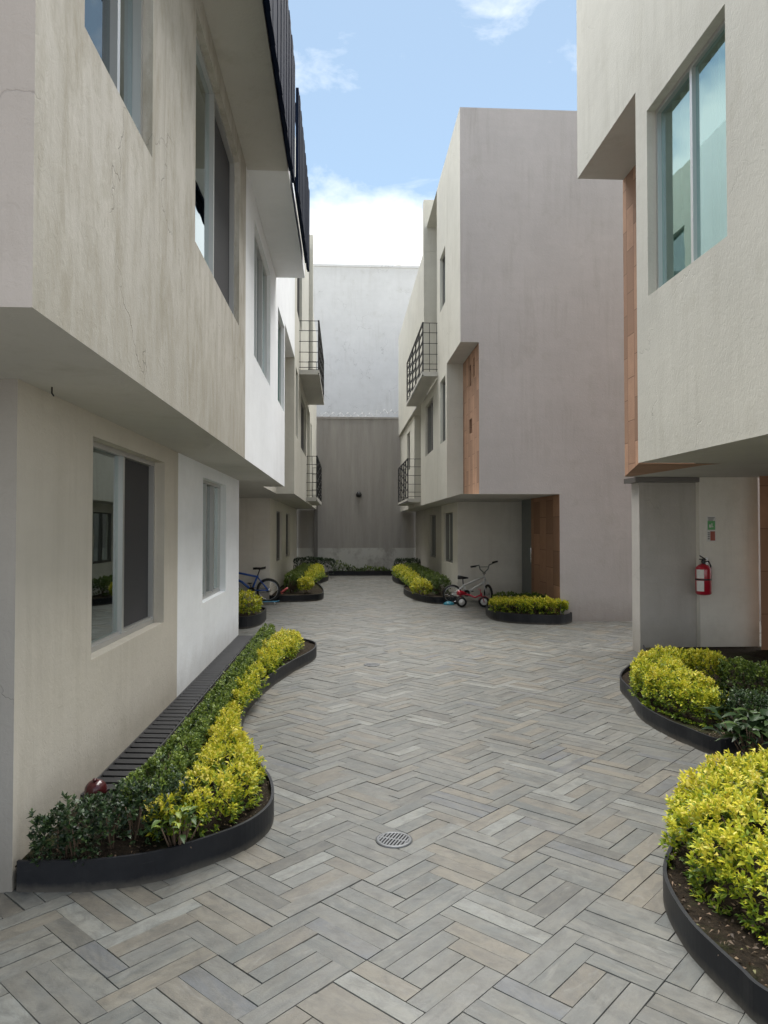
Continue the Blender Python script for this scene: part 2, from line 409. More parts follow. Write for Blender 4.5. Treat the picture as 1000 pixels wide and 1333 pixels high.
    def build(s, name, mat, parent=None, bevel=0, recalc=False):
        off = Vector((0, 0, 0)); p = parent
        while p is not None: off += p.location; p = p.parent
        me = bpy.data.meshes.new(name)
        v = [(a - off.x, b - off.y, c - off.z) for a, b, c in s.v] if parent is not None else s.v
        me.from_pydata(v, [], s.f)
        for mm in (mat if isinstance(mat, (list, tuple)) else [mat]): me.materials.append(MATS[mm])
        me.polygons.foreach_set('material_index', s.m); me.polygons.foreach_set('use_smooth', s.sm)
        me.update()
        o = bpy.data.objects.new(name, me); COL.objects.link(o)
        if parent is not None: o.parent = parent
        if bevel:
            b = o.modifiers.new('bevel', 'BEVEL'); b.width = bevel; b.segments = 2; b.limit_method = 'ANGLE'
        return o

def tag(o, label=None, cat=None, group=None, kind=None):
    if label: o['label'] = label
    if cat: o['category'] = cat
    if group: o['group'] = group
    if kind: o['kind'] = kind
    return o
def thing(name, label, cat, loc=(0, 0, 0), group=None):
    o = bpy.data.objects.new(name, None); COL.objects.link(o); o.location = loc; o.empty_display_size = .2
    return tag(o, label, cat, group)

# ------------------------------------------------------------------ ground
def px2w(x, y, z=0.0):
    """ground-plan point of a photo pixel on a known level (used once to lay out the beds)"""
    th = R(3.19); ph = R(1.297)
    cx, cy = (x - 500) / 950, -(y - 666.5) / 950
    f = (math.sin(th) * math.cos(ph), math.cos(th) * math.cos(ph), math.sin(ph)); r = (math.cos(th), -math.sin(th), 0)
    u = (-math.sin(th) * math.sin(ph), -math.cos(th) * math.sin(ph), math.cos(ph))
    d = [f[i] + r[i] * cx + u[i] * cy for i in range(3)]
    t = (z - CAM_H) / d[2]; return (d[0] * t, d[1] * t)
g_ = MB(); g_.quad((-150, -150, -.03), (150, -150, -.03), (150, 150, -.03), (-150, 150, -.03))
tag(g_.build('ground', 'ground'), kind='structure')
g_ = MB(); g_.quad((-6, -4, -.012), (10, -4, -.012), (10, 27, -.012), (-6, 27, -.012))
tag(g_.build('paving_bed', 'grout'), kind='structure')

def build_paving():
    w = .0900; gap = .0018
    ca = math.cos(R(45)); sa = math.sin(R(45)); V = []
    def inside(x, y):
        if y < -.6 or y > 26.6: return False
        if y < 9.3: return -2.6 < x < 4.4 and x < 1.2 + max(y, 0) * .62 + .8
        if y < 13.1: return -3.7 < x < 6.5
        return -3.7 < x < 5.2
    rngp = np.random.default_rng(3)
    # a 9 x 5 module: three upright stones each side of five lying ones
    mod = [(-3, -2, -5, 0), (-2, -1, -4, 0), (-1, 0, -3, 0), (0, 5, -1, 0), (0, 4, -2, -1), (0, 3, -3, -2), (-1, 3, -4, -3), (-2, 3, -5, -4),
           (3, 4, -5, -2), (4, 5, -5, -1), (5, 6, -5, 0)]
    P0 = px2w(477.4, 1249.4); a00 = (P0[0] + P0[1]) * ca; b00 = (P0[1] - P0[0]) * ca
    sh = 0
    rows = {0: 0}
    for k in range(1, 90): rows[k] = rows[k - 1] + (3 if k % 2 else 4); rows[-k] = rows[-k + 1] - (4 if k % 2 else 3)
    for k in range(-70, 70):
        for q in range(-45, 45):
            for x0, x1, y0, y1 in mod:
                ox = rows[k] + 9 * q; oy = -5 * k
                cx = (x0 + x1 + 2 * ox) / 2 * w + a00; cy = (y0 + y1 + 2 * oy) / 2 * w + b00
                X = cx * ca - cy * sa; Y = cx * sa + cy * ca
                if not inside(X, Y): continue
                V.append((X, Y, (x1 - x0) * w / 2 - gap / 2, (y1 - y0) * w / 2 - gap / 2, 0 if x1 - x0 > y1 - y0 else 1))
    A = np.array(V); K = len(A)
    hx, hy = A[:, 2], A[:, 3]; c = .0012
    lv = np.zeros((K, 8, 3))
    sg = np.array([(-1, -1), (1, -1), (1, 1), (-1, 1)])
    for k in range(4):
        jx = rngp.normal(0, .0008, K); jy = rngp.normal(0, .0008, K)
        lv[:, k, 0] = sg[k, 0] * hx + jx; lv[:, k, 1] = sg[k, 1] * hy + jy; lv[:, k, 2] = -.010
        lv[:, k + 4, 0] = sg[k, 0] * (hx - c) + jx; lv[:, k + 4, 1] = sg[k, 1] * (hy - c) + jy
    zj = rngp.normal(0, .0011, K); tx = rngp.normal(0, .002, K); ty = rngp.normal(0, .002, K)
    for k in range(4, 8): lv[:, k, 2] = zj + tx * lv[:, k, 0] + ty * lv[:, k, 1]
    for k in range(4): lv[:, k, 2] = lv[:, k + 4, 2] - .006
    P = np.zeros((K, 8, 3)); P[:, :, 0] = lv[:, :, 0] * ca - lv[:, :, 1] * sa + A[:, 0, None]; P[:, :, 1] = lv[:, :, 0] * sa + lv[:, :, 1] * ca + A[:, 1, None]; P[:, :, 2] = lv[:, :, 2]
    F = np.array([(4, 5, 6, 7), (0, 1, 5, 4), (1, 2, 6, 5), (2, 3, 7, 6), (3, 0, 4, 7)])
    faces = (F[None] + (np.arange(K) * 8)[:, None, None]).reshape(-1, 4)
    me = bpy.data.meshes.new('paving')
    me.vertices.add(K * 8); me.vertices.foreach_set('co', P.reshape(-1))
    me.loops.add(len(faces) * 4); me.loops.foreach_set('vertex_index', faces.reshape(-1).astype(np.int32))
    me.polygons.add(len(faces)); me.polygons.foreach_set('loop_start', np.arange(0, len(faces) * 4, 4, dtype=np.int32)); me.polygons.foreach_set('loop_total', np.full(len(faces), 4, dtype=np.int32))
    me.polygons.foreach_set('use_smooth', np.zeros(len(faces), dtype=bool))
    me.update(calc_edges=True)
    at = me.attributes.new('tone', 'FLOAT', 'FACE'); at.data.foreach_set('value', np.repeat(rngp.random(K), 5).astype(np.float32))
    uv = me.attributes.new('puv', 'FLOAT_VECTOR', 'POINT')
    off = rngp.random((K, 2)) * 50; u = np.zeros((K, 8, 3)); hor = (A[:, 4] == 0)
    lx = np.where(hor[:, None], lv[:, :, 0], lv[:, :, 1]); ly = np.where(hor[:, None], lv[:, :, 1], lv[:, :, 0])
    u[:, :, 0] = lx + off[:, 0, None]; u[:, :, 1] = ly + off[:, 1, None]
    uv.data.foreach_set('vector', u.reshape(-1).astype(np.float32))
    me.materials.append(MATS['paving_stone'])
    o = bpy.data.objects.new('paving', me); COL.objects.link(o); tag(o, kind='structure')
build_paving()

# ------------------------------------------------------------------ windows
def window(parent, P, U, In, h, inset=.07, mull=(.5,), kinds=('glass_clear',), frame='aluminium', curtain=None, fw=.035, room=1.2, pad=.12):
    """frame mesh as the part; glass panes and curtain as sub-parts"""
    P = Vector(P); U = Vector(U); In = Vector(In); Z = Vector((0, 0, 1)); u0, u1, z0, z1 = h
    b = MB(); at = lambda u, z, d: P + U * u + Z * z + In * d
    def bx(ua, ub, za, zb, d0, d1, mb=b):
        mb.obox(at((ua + ub) / 2, (za + zb) / 2, (d0 + d1) / 2), U * (ub - ua) / 2, In * (d1 - d0) / 2, Z * (zb - za) / 2)
    e = .001
    bx(u0 + e, u1 - e, z0 + e, z0 + fw, inset, inset + .06); bx(u0 + e, u1 - e, z1 - fw, z1 - e, inset, inset + .06)
    bx(u0 + e, u0 + fw, z0 + fw, z1 - fw, inset, inset + .06); bx(u1 - fw, u1 - e, z0 + fw, z1 - fw, inset, inset + .06)
    ws = u1 - u0; cuts = [u0 + fw] + [u0 + ws * m for m in mull] + [u1 - fw]
    for m in mull: bx(u0 + ws * m - fw * .55, u0 + ws * m + fw * .55, z0 + fw, z1 - fw, inset - .004, inset + .056)
    # track at the bottom
    bx(u0 + fw, u1 - fw, z0 + fw, z0 + fw + .018, inset + .012, inset + .05)
    fr = b.build('window', frame, parent)
    for i in range(len(cuts) - 1):
        k = kinds[i % len(kinds)]; gm = MB(); d = inset + .03 + .012 * (i % 2)
        a, c = cuts[i] - .0, cuts[i + 1] + .0
        bx(a + .002, c - .002, z0 + fw + .002, z1 - fw - .002, d, d + .005, gm)
        gm.build('pane' if k != 'fly_screen' else 'fly_screen', k, fr)
    rm = MB(); d0 = inset + .10
    q = [(u0 - pad, z0 - pad), (u1 + pad, z0 - pad), (u1 + pad, z1 + .1), (u0 - pad, z1 + .1)]
    for i in range(4):
        a, c = q[i], q[(i + 1) % 4]
        rm.quad(at(a[0], a[1], d0), at(c[0], c[1], d0), at(c[0], c[1], d0 + room), at(a[0], a[1], d0 + room))
    rm.poly([at(a[0], a[1], d0 + room) for a in q])
    rm.build('interior', 'room_dark', fr)
    if curtain:
        cm = MB(); mat, c0, c1 = curtain; n = int((c1 - c0) * ws / .02) + 2; pr = None
        for i in range(n + 1):
            u = u0 + ws * (c0 + (c1 - c0) * i / n); d = inset + .19 + .05 * math.sin(i * .85) + .014 * math.sin(i * .23)
            if pr: 
                cm.quad(at(pr[0], z0 - .2, pr[1]), at(u, z0 - .2, d), at(u, z1 + .05, d), at(pr[0], z1 + .05, pr[1])); cm.sm[-1] = True
            pr = (u, d)
        cm.build('curtain', mat, fr)
    return fr

YU = (0, 1, 0); XU = (1, 0, 0); LIN = (-1, 0, 0); RIN = (1, 0, 0); FIN = (0, 1, 0)
# ================================================================== LEFT SIDE
XL, XG, ZS = -0.97, -1.50, 2.34
# ---- beige house nearest on the left
hA = thing('house', 'weathered beige plaster house nearest on the left, jutting upper floor over a recessed ground floor', 'house', (-2.5, 5, 0))
wA1 = (0.9, 3.72, 3.53, 5.07); wA2 = (4.79, 6.80, 3.53, 5.07)
m = MB(); m.facade((XL, 0, 0), YU, LIN, 2.32, 7.25, ZS, 5.262, [(2.75, 3.72, 3.53, 5.07), wA2], .16)
m.build('wall', 'plaster_beige', hA)
m = MB(); m.facade((0, 2.32, 0), XU, FIN, -9, XL, ZS, 7.6); m.build('end_wall', 'plaster_pink', hA)
m = MB(); m.quad((XL, 2.32, ZS), (XL, 7.25, ZS), (-3.6, 7.25, ZS), (-3.6, 2.32, ZS)); m.quad((-3.6, 2.32, ZS), (-9, 2.32, ZS), (-9, 3.5, ZS), (-3.6, 3.5, ZS))
m.build('soffit', 'soffit_grey', hA)
gA = (4.46, 6.22, .865, 2.205)
m = MB(); m.facade((XG, 0, 0), YU, LIN, 3.44, 6.72, -.02, ZS, [gA], .13); m.build('ground_floor_wall', 'plaster_sand', hA)
m = MB(); m.facade((0, 3.44, 0), XU, FIN, -9, XG, -.02, ZS); m.build('ground_floor_end_wall', 'plaster_shaded', hA)
window(hA, (XL, 0, 0), YU, LIN, (2.75, 3.72, 3.53, 5.07), .05, (.58,), ('glass_dark', 'glass_clear'))
window(hA, (XL, 0, 0), YU, LIN, wA2, .045, (.45,), ('glass_clear', 'fly_screen'), 'aluminium')
window(hA, (XG, 0, 0), YU, LIN, gA, .08, (.5,), ('glass_clear', 'fly_screen'), 'aluminium', ('curtain_grey', .0, .5))
m = MB(); m.box(-9, -.56, 1.4, 7.34, 5.264, 5.42); m.build('eaves_slab', 'soffit_grey', hA)
m = MB(); m.facade((-2.2, 0, 0), YU, LIN, 2.32, 7.3, 5.42, 7.6); m.quad((-2.2, 2.32, 7.6), (-2.2, 7.3, 7.6), (-9, 7.3, 7.6), (-9, 2.32, 7.6)); m.build('top_storey', 'plaster_beige', hA)
# sealed hook bit under the soffit
m = MB(); m.tube([(-1.42, 3.63, ZS), (-1.42, 3.63, ZS - .03), (-1.41, 3.63, ZS - .045)], .004, 6); m.build('hook', 'black_plastic', hA)

def screen(parent, y0, y1, x, z0, z1):
    m = MB(); rr = random.Random(int(y0 * 10) + 3); y = y0; k = 0
    while y < y1 - .01:
        w = .13 + rr.random() * .05; e = min(y + w, y1)
        o = .005 * (k % 2) + rr.random() * .003; t = rr.random() * .012
        m.box(x - .03 + o, x + o, y, e - .0005, z0 + t * .05, z1 - t * .05)
        y = e; k += 1
    m.box(x - .055, x - .025, y0, y1, z0 + .12, z0 + .16); m.box(x - .055, x - .025, y0, y1, z1 - .2, z1 - .16)
    return m.build('terrace_screen', 'navy_panel', parent)
screen(hA, 1.5, 7.36, -.50, 5.15, 6.36)

# ---- white house
hW = thing('house', 'clean white plaster house, second on the left, with its eaves soffit painted white', 'house', (-2.5, 10, 0))
wW1 = (7.94, 9.69, 3.53, 5.02); wW2 = (10.82, 12.0, 3.55, 4.95)
m = MB(); m.facade((XL, 0, 0), YU, LIN, 7.25, 12.1, ZS, 5.262, [wW1, wW2], .14)
m.facade((XL, 0, 0), YU, LIN, 10.5, 12.1, 5.262, 9.5); m.facade((XL, 0, 0), YU, LIN, 12.1, 14.5, 5.05, 9.5)
m.quad((XL, 12.1, ZS), (-1.32, 12.1, ZS), (-1.32, 12.1, 5.05), (XL, 12.1, 5.05)); m.quad((XL, 12.1, 5.05), (XL, 14.5, 5.05), (-1.32, 14.5, 5.05), (-1.32, 12.1, 5.05))
m.quad((XL, 10.5, 5.4), (-9, 10.5, 5.4), (-9, 10.5, 9.5), (XL, 10.5, 9.5)); m.quad((XL, 10.5, 9.5), (XL, 14.5, 9.5), (-9, 14.5, 9.5), (-9, 10.5, 9.5))
m.build('wall', 'plaster_white', hW)
m = MB(); m.facade((-1.32, 0, 0), YU, LIN, 12.1, 14.5, ZS, 5.05); m.build('recess_wall', 'plaster_cream', hW)
gW = (7.9, 9.43, .85, 2.20)
m = MB(); m.facade((XG, 0, 0), YU, LIN, 6.72, 10.6, -.02, ZS, [gW], .12)
m.quad((XG, 10.6, -.02), (-3.6, 10.6, -.02), (-3.6, 10.6, ZS), (XG, 10.6, ZS)); m.build('ground_floor_wall', 'plaster_white', hW)
m = MB(); m.quad((XL, 7.25, ZS), (XL, 12.1, ZS), (-3.6, 12.1, ZS), (-3.6, 7.25, ZS)); m.poly([(-1.32, 12.1, ZS), (-1.32, 14.5, ZS), (-1.72, 14.5, ZS), (-1.72, 16.75, ZS), (-3.6, 16.75, ZS), (-3.6, 12.1, ZS)])
m.build('soffit', 'soffit_grey', hW)
m = MB(); m.facade((-3.6, 0, 0), YU, LIN, 10.6, 16.75, -.02, ZS); m.build('porch_wall', 'plaster_light', hW)
window(hW, (XL, 0, 0), YU, LIN, wW1, .045, (.33, .66), ('glass_clear', 'glass_dark'), 'aluminium', ('curtain_white', .3, 1.0))
window(hW, (XL, 0, 0), YU, LIN, wW2, .05, (), ('glass_green',), 'aluminium')
window(hW, (XG, 0, 0), YU, LIN, gW, .07, (.36, .68), ('glass_clear', 'glass_dark'), 'aluminium', ('curtain_grey', 0, 1))
m = MB(); m.box(-9, -.56, 7.343, 10.5, 5.263, 5.42); m.build('eaves_slab', 'soffit_white', hW)
m = MB(); m.facade((-2.2, 0, 0), YU, LIN, 7.3, 10.5, 5.42, 7.6); m.build('top_storey', 'plaster_white', hW)
screen(hW, 7.6, 9.98, -.475, 5.17, 6.28)

# ---- far left house
hC = thing('house', 'far left cream house with a balcony of black railings at each upper floor', 'house', (-2.5, 20, 0))
c1 = (14.85, 15.6, 3.55, 4.95); c2 = (16.7, 19.0, 3.5, 4.75); c3 = (15.2, 17.0, 6.2, 8.2); c4 = (21.6, 22.3, 3.6, 4.8)
m = MB(); m.facade((XL, 0, 0), YU, LIN, 14.5, 19.6, ZS, 8.6, [c1, c2, c3], .12); m.box(-1.2, XL, 14.5, 20.38, 8.602, 9.5); m.facade((XL, 0, 0), YU, LIN, 21.2, 26.4, ZS, 8.6, [c4], .12)
m.facade((XL, 0, 0), YU, LIN, 19.6, 21.2, 4.98, 8.6)
m.facade((0, 14.5, 0), XU, FIN, -1.32, XL, ZS, 5.05); m.facade((0, 21.2, 0), XU, FIN, -1.25, XL, ZS, 4.98); m.facade((-1.25, 0, 0), YU, LIN, 19.6, 21.2, ZS, 4.98)
m.quad((XL, 14.5, 8.6), (XL, 26.4, 8.6), (-9, 26.4, 8.6), (-9, 14.5, 8.6))
m.quad((XL, 19.6, 4.98), (XL, 21.2, 4.98), (-1.25, 21.2, 4.98), (-1.25, 19.6, 4.98))
m.box(-2.2, -.86, 20.4, 20.7, 8.62, 9.9)
m.box(-.97, -.86, 20.4, 20.7, 5.2, 8.62)
m.build('wall', 'plaster_cream', hC)
m = MB(); m.quad((XL, 14.5, ZS), (XL, 26.4, ZS), (-1.72, 26.4, ZS), (-1.72, 14.5, ZS)); m.build('soffit', 'soffit_grey', hC)
d1 = (18.4, 20.0, .8, 2.1); d2 = (21.4, 22.9, .8, 2.1)
m = MB(); m.facade((0, 16.75, 0), XU, FIN, -3.6, -1.67, -.02, ZS); m.facade((-1.67, 0, 0), YU, LIN, 16.75, 26.4, -.02, ZS, [d1, d2], .12); m.build('ground_floor_wall', 'plaster_light', hC)
for h, x in ((c1, XL), (c2, XL), (c3, XL), (c4, XL), (d1, -1.67), (d2, -1.67)):
    window(hC, (x, 0, 0), YU, LIN, h, .06, (.5,) if h[1] - h[0] > 1 else (), ('glass_clear', 'glass_dark'), 'aluminium_dark')

def balcony(parent, xw, xe, y0, y1, z, hr=1.08, seed=0, slab='soffit_grey', plants=False):
    """slab as part; railing as sub-part: thin bars on the near side, bold lattice along the lane"""
    m = MB(); lo, hi = min(xw, xe), max(xw, xe)
    m.box(lo, hi, y0, y1, z - .10, z); s = m.build('balcony', slab, parent)
    r = MB(); sg = 1 if xe > xw else -1; e = xe - sg * .015
    for yy in (y0 + .012, y1 - .012):
        for t in (0.05, .16, .36, .58, .80, 1.0):
            r.bar((xw, yy, z + hr * t), (e, yy, z + hr * t), .010, .012)
        for x in (xw + sg * .02, e, (xw * .45 + e * .55)): r.bar((x, yy, z), (x, yy, z + hr), .012, .012)
    L_ = y1 - y0; nc = 5
    for i in range(nc + 1):
        y = y0 + .015 + (L_ - .03) * i / nc; r.bar((e, y, z - .1), (e, y, z + hr), .032, .02)
    rr = random.Random(seed)
    for i in range(nc):
        ya = y0 + L_ * i / nc; yb = y0 + L_ * (i + 1) / nc; o = .09 if i % 2 else 0
        for t in (0, .2, .4, .6, .8):
            zz = z + .03 + hr * t + o * hr
            if zz < z + hr: r.bar((e, ya, zz), (e, yb, zz), .028, .03)
    r.bar((e, y0, z + hr), (e, y1, z + hr), .034, .03); r.bar((e, y0, z - .08), (e, y1, z - .08), .03, .03)
    r.build('railing', 'railing_black', s)
    return s
balcony(hC, XL, -.53, 15.95, 19.9, 5.12)
balcony(hC, XL, -.68, 19.2, 22.9, 2.47, seed=2)

# ================================================================== RIGHT SIDE
# ---- near right house
XR = 3.05; ZR = 2.33
hR = thing('house', 'near right cream house, upper floors cantilevered over a hedge, with one large green-glass window', 'house', (5, 5, 0))
wR = (5.60, 7.11, 3.98, 5.86)
m = MB(); m.facade((XR, 0, 0), YU, RIN, 3.0, 7.39, ZR, 9.4, [wR], .15); m.facade((XR, 0, 0), YU, RIN, 7.39, 9.28, 6.22, 9.4)
m.quad((XR, 7.39, ZR), (3.66, 7.39, ZR), (3.66, 7.39, 6.22), (XR, 7.39, 6.22)); m.quad((XR, 9.28, 6.22), (12, 9.28, 6.22), (12, 9.28, 9.4), (XR, 9.28, 9.4))
m.quad((XR, 3.0, 9.4), (12, 3.0, 9.4), (12, 9.28, 9.4), (XR, 9.28, 9.4)); m.quad((XR, 3.0, ZR), (12, 3.0, ZR), (12, 3.0, 9.4), (XR, 3.0, 9.4))
m.build('wall', 'plaster_cream', hR)
m = MB(); m.quad((XR, 7.39, 6.22), (3.66, 7.39, 6.22), (3.66, 9.28, 6.22), (XR, 9.28, 6.22)); m.quad((XR, 3.0, ZR), (12, 3.0, ZR), (12, 7.39, ZR), (XR, 7.39, ZR))
m.poly([(3.66, 7.39, ZR), (12, 7.39, ZR), (12, 9.43, ZR), (3.70, 9.43, ZR)]); m.build('soffit', 'soffit_grey', hR)
sl1 = (9.05, 9.2, 4.9, 5.6)
m = MB(); m.facade((3.66, 0, 0), YU, RIN, 7.39, 9.3, ZR, 6.22); m.facade((0, 9.3, 0), XU, (0, -1, 0), 3.66, 12, ZR, 6.22)
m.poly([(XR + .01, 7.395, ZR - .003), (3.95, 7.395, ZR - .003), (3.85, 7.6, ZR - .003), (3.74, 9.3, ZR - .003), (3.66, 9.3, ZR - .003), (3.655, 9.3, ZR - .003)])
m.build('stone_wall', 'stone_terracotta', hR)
m = MB()
m.facade((0, 9.40, 0), XU, FIN, 4.70, 5.50, -.02, ZR); m.facade((4.70, 0, 0), YU, RIN, 9.40, 9.5, -.02, ZR)
m.build('ground_floor_wall', 'plaster_light', hR)
m = MB(); m.facade((0, 9.5, 0), XU, FIN, 3.93, 4.71, -.02, 2.262); m.facade((3.93, 0, 0), YU, RIN, 9.5, 9.76, -.02, 2.262)
m.quad((3.93, 9.76, 0), (4.7, 9.76, 0), (4.7, 9.76, 2.26), (3.93, 9.76, 2.26)); m.build('pillar', 'plaster_grey', hR)
m = MB(); m.box(3.84, 4.698, 9.385, 9.8, 2.264, 2.327); m.build('lintel', 'aluminium_dark', hR)
m = MB(); m.facade((0, 9.12, 0), XU, FIN, 5.36, 7.39, -.02, ZR - .002); m.build('door', 'stone_terracotta_flat', hR)
m = MB(); m.facade((7.6, 0, 0), YU, RIN, 3.0, 9.12, -.02, ZR - .002); m.build('porch_wall', 'plaster_cream', hR)
window(hR, (XR, 0, 0), YU, RIN, wR, .09, (.5,), ('glass_green',), 'aluminium', ('curtain_white', .0, .98), fw=.04)

# ---- mauve house
hM = thing('house', 'tall mauve-grey plaster house with a blank end wall and a porch recess under its corner', 'house', (5, 15, 0))
Y0 = 12.78
m = MB()
m.facade((0, Y0, 0), XU, FIN, 2.07, 12, 4.96, 9.18); m.facade((0, Y0, 0), XU, FIN, 2.40, 12, 2.262, 4.96); m.facade((0, Y0, 0), XU, FIN, 3.84, 12, -.02, 2.262)
m.build('end_wall', 'plaster_mauve', hM)
n1_ = (14.7, 15.5, 6.28, 7.44); n2_ = (14.7, 15.5, 3.45, 4.78); n3_ = (16.75, 18.35, 3.47, 4.72)
m = MB(); m.facade((2.07, 0, 0), YU, RIN, Y0, 16.0, 4.96, 9.18, [n1_], .12); m.facade((2.07, 0, 0), YU, RIN, 14.5, 19.4, 2.262, 4.96, [n2_, n3_], .12)
m.facade((0, 14.5, 0), XU, FIN, 2.07, 2.40, 2.262, 4.96)
m.facade((2.0, 0, 0), YU, RIN, 18.0, 19.4, 5.0, 8.58); m.box(2.0, 2.6, 18.0, 18.25, 8.583, 9.88); m.facade((0, 18.0, 0), XU, FIN, 2.0, 2.6, 5.0, 8.58)
m.facade((2.5, 0, 0), YU, RIN, 16, 18, 4.96, 9.18); m.quad((2.07, 16, 4.96), (2.5, 16, 4.96), (2.5, 16, 9.18), (2.07, 16, 9.18)); m.quad((2.07, 16, 4.96), (2.6, 16, 4.96), (2.6, 18, 4.96), (2.07, 18, 4.96))
m.quad((2.07, Y0, 9.18), (12, Y0, 9.18), (12, 18, 9.18), (2.07, 18, 9.18))
m.build('side_wall', 'plaster_cream', hM)
m = MB(); m.quad((2.07, Y0, 4.96), (2.40, Y0, 4.96), (2.40, 14.5, 4.96), (2.07, 14.5, 4.96)); m.build('soffit', 'soffit_grey', hM)
m = MB(); m.quad((2.07, Y0, 2.262), (5.5, Y0, 2.262), (5.5, 16.65, 2.262), (2.07, 16.65, 2.262))
m.build('soffit', 'soffit_grey', hM)
m = MB(); m.quad((2.07, 16.65, 2.262), (2.66, 16.65, 2.262), (2.66, 19.4, 2.262), (2.07, 19.4, 2.262)); m.build('soffit', 'soffit_grey', hM)
m = MB(); m.facade((2.40, 0, 0), YU, RIN, Y0 + .001, 14.5, 2.262, 4.96, [(13.55, 13.75, 4.35, 4.75), (13.2, 13.35, 4.45, 4.8), (13.5, 13.78, 3.45, 3.72)], .05); m.build('stone_wall', 'stone_terracotta', hM)
m = MB(); m.box(2.452, 2.47, 13.1, 14.0, 3.3, 4.9); m.build('slit_glazing', 'glass_dark', hM); m = MB(); m.box(2.48, 2.5, 13.1, 14.0, 3.3, 4.9); m.build('slit_backing', 'room_dark', hM)
g1 = (17.4, 19.0, .8, 2.05)
m = MB(); m.facade((0, 16.65, 0), XU, FIN, 2.62, 5.5, -.02, 2.262); m.facade((2.62, 0, 0), YU, RIN, 16.65, 19.4, -.02, 2.262, [g1], .12); m.facade((5.5, 0, 0), YU, RIN, Y0, 16.65, -.02, 2.262)
m.build('porch_wall', 'plaster_light', hM)
dm = MB(); dm.box(3.84, 4.0, Y0 + .012, 14.75, -.02, 2.258); dr = dm.build('door', 'wood_door', hM)
m = MB(); m.tube([(3.80, 14.55, .95), (3.78, 14.55, .98), (3.78, 14.55, 1.25), (3.80, 14.55, 1.28)], .010, 8); m.build('handle', 'chrome', dr)
m = MB(); m.box(3.86, 3.95, 14.755, 15.62, -.02, 2.255); m.build('side_panel', 'room_dark', hM)
for h, x in ((n1_, 2.07), (n2_, 2.07), (n3_, 2.07), (g1, 2.62)):
    window(hM, (x, 0, 0), YU, RIN, h, .06, (.5,) if h[1] - h[0] > 1 else (), ('glass_clear', 'glass_dark'), 'aluminium_dark')
balcony(hM, 2.07, 1.73, 15.9, 19.9, 5.10, seed=1)

# ---- far right house
hF = thing('house', 'far right cream house behind the mauve one, with a low balcony of black railings', 'house', (5, 23, 0))
f1 = (22.6, 23.6, 3.5, 4.7); f2 = (20.6, 22.0, .8, 2.05)
m = MB(); m.facade((2.0, 0, 0), YU, RIN, 19.4, 26.4, 5.0, 8.58); m.facade((2.07, 0, 0), YU, RIN, 21.2, 26.4, 2.262, 5.0, [f1], .1)
m.facade((0, 21.2, 0), XU, FIN, 2.07, 2.35, 2.262, 4.96); m.facade((2.35, 0, 0), YU, RIN, 19.4, 21.2, 2.262, 4.96)
m.quad((2.0, 18, 8.58), (12, 18, 8.58), (12, 26.4, 8.58), (2.0, 26.4, 8.58)); m.quad((2.0, 18, 4.99), (2.5, 18, 4.99), (2.5, 26.4, 4.99), (2.0, 26.4, 4.99))
m.build('wall', 'plaster_cream', hF)
m = MB(); m.quad((2.07, 19.4, 2.262), (2.66, 19.4, 2.262), (2.66, 26.4, 2.262), (2.07, 26.4, 2.262)); m.build('soffit', 'soffit_grey', hF)
m = MB(); m.facade((2.62, 0, 0), YU, RIN, 19.4, 26.4, -.02, 2.262, [f2], .12); m.build('ground_floor_wall', 'plaster_grey', hF)
window(hF, (2.07, 0, 0), YU, RIN, f1, .06, (), ('glass_dark',), 'aluminium_dark'); window(hF, (2.62, 0, 0), YU, RIN, f2, .06, (.5,), ('glass_dark',), 'aluminium_dark')
balcony(hF, 2.18, 1.74, 19.8, 23.2, 2.47, seed=3)

# ---- the end of the lane
bw = thing('boundary_wall', 'rough dark grey concrete wall closing the lane, with a pale washed base', 'wall', (0, 26.6, 0))
m = MB(); m.box(-5, 8, 26.45, 26.7, -.03, 5.62); m.build('wall_face', 'concrete_dark', bw)
m = MB(); m.box(-5, 8, 26.42, 26.73, 5.622, 5.70); m.build('coping', 'concrete_dark', bw)
m = MB(); m.box(-1.06, -.92, 26.36, 26.45, 0, 4.2); m.build('drainpipe', 'aluminium_dark', bw)
m = MB(); m.lathe([(.0, 0), (.09, .02), (.11, .1), (.05, .2), (0, .22)], (.56, 26.38, 2.78), (0, 0, 1), 12); m.build('wall_lamp', 'black_plastic', bw)
wr = MB(); pts = []
for i in range(90):
    t = i / 89; a = i * .9; pts.append((-.9 + 3.4 * t, 26.56 + .05 * math.sin(a), 5.80 + .07 * math.cos(a) + (.12 if t > .62 else 0)))
wr.tube(pts, .009, 5); tag(wr.build('razor_wire', 'wire_pale'), 'pale coiled wire running along the top of the dark end wall', 'wire')
bb = thing('building', 'tall pale building with a blank peeling rendered wall, standing beyond the end of the lane', 'building', (0, 31, 0))
m = MB(); m.box(-9, 10, 30.5, 40, -.03, 12.65); m.build('wall', 'render_pale', bb)
m = MB(); m.box(-9.05, 10.05, 30.45, 40.05, 12.652, 12.74); m.build('roof_edge', 'render_pale', bb)
m = MB(); m.lathe([(0, 0), (.18, 0), (.2, .12), (.12, .22), (0, .26)], (2.35, 31, 12.74), seg=12); m.build('roof_vent', 'soffit_grey', bb)

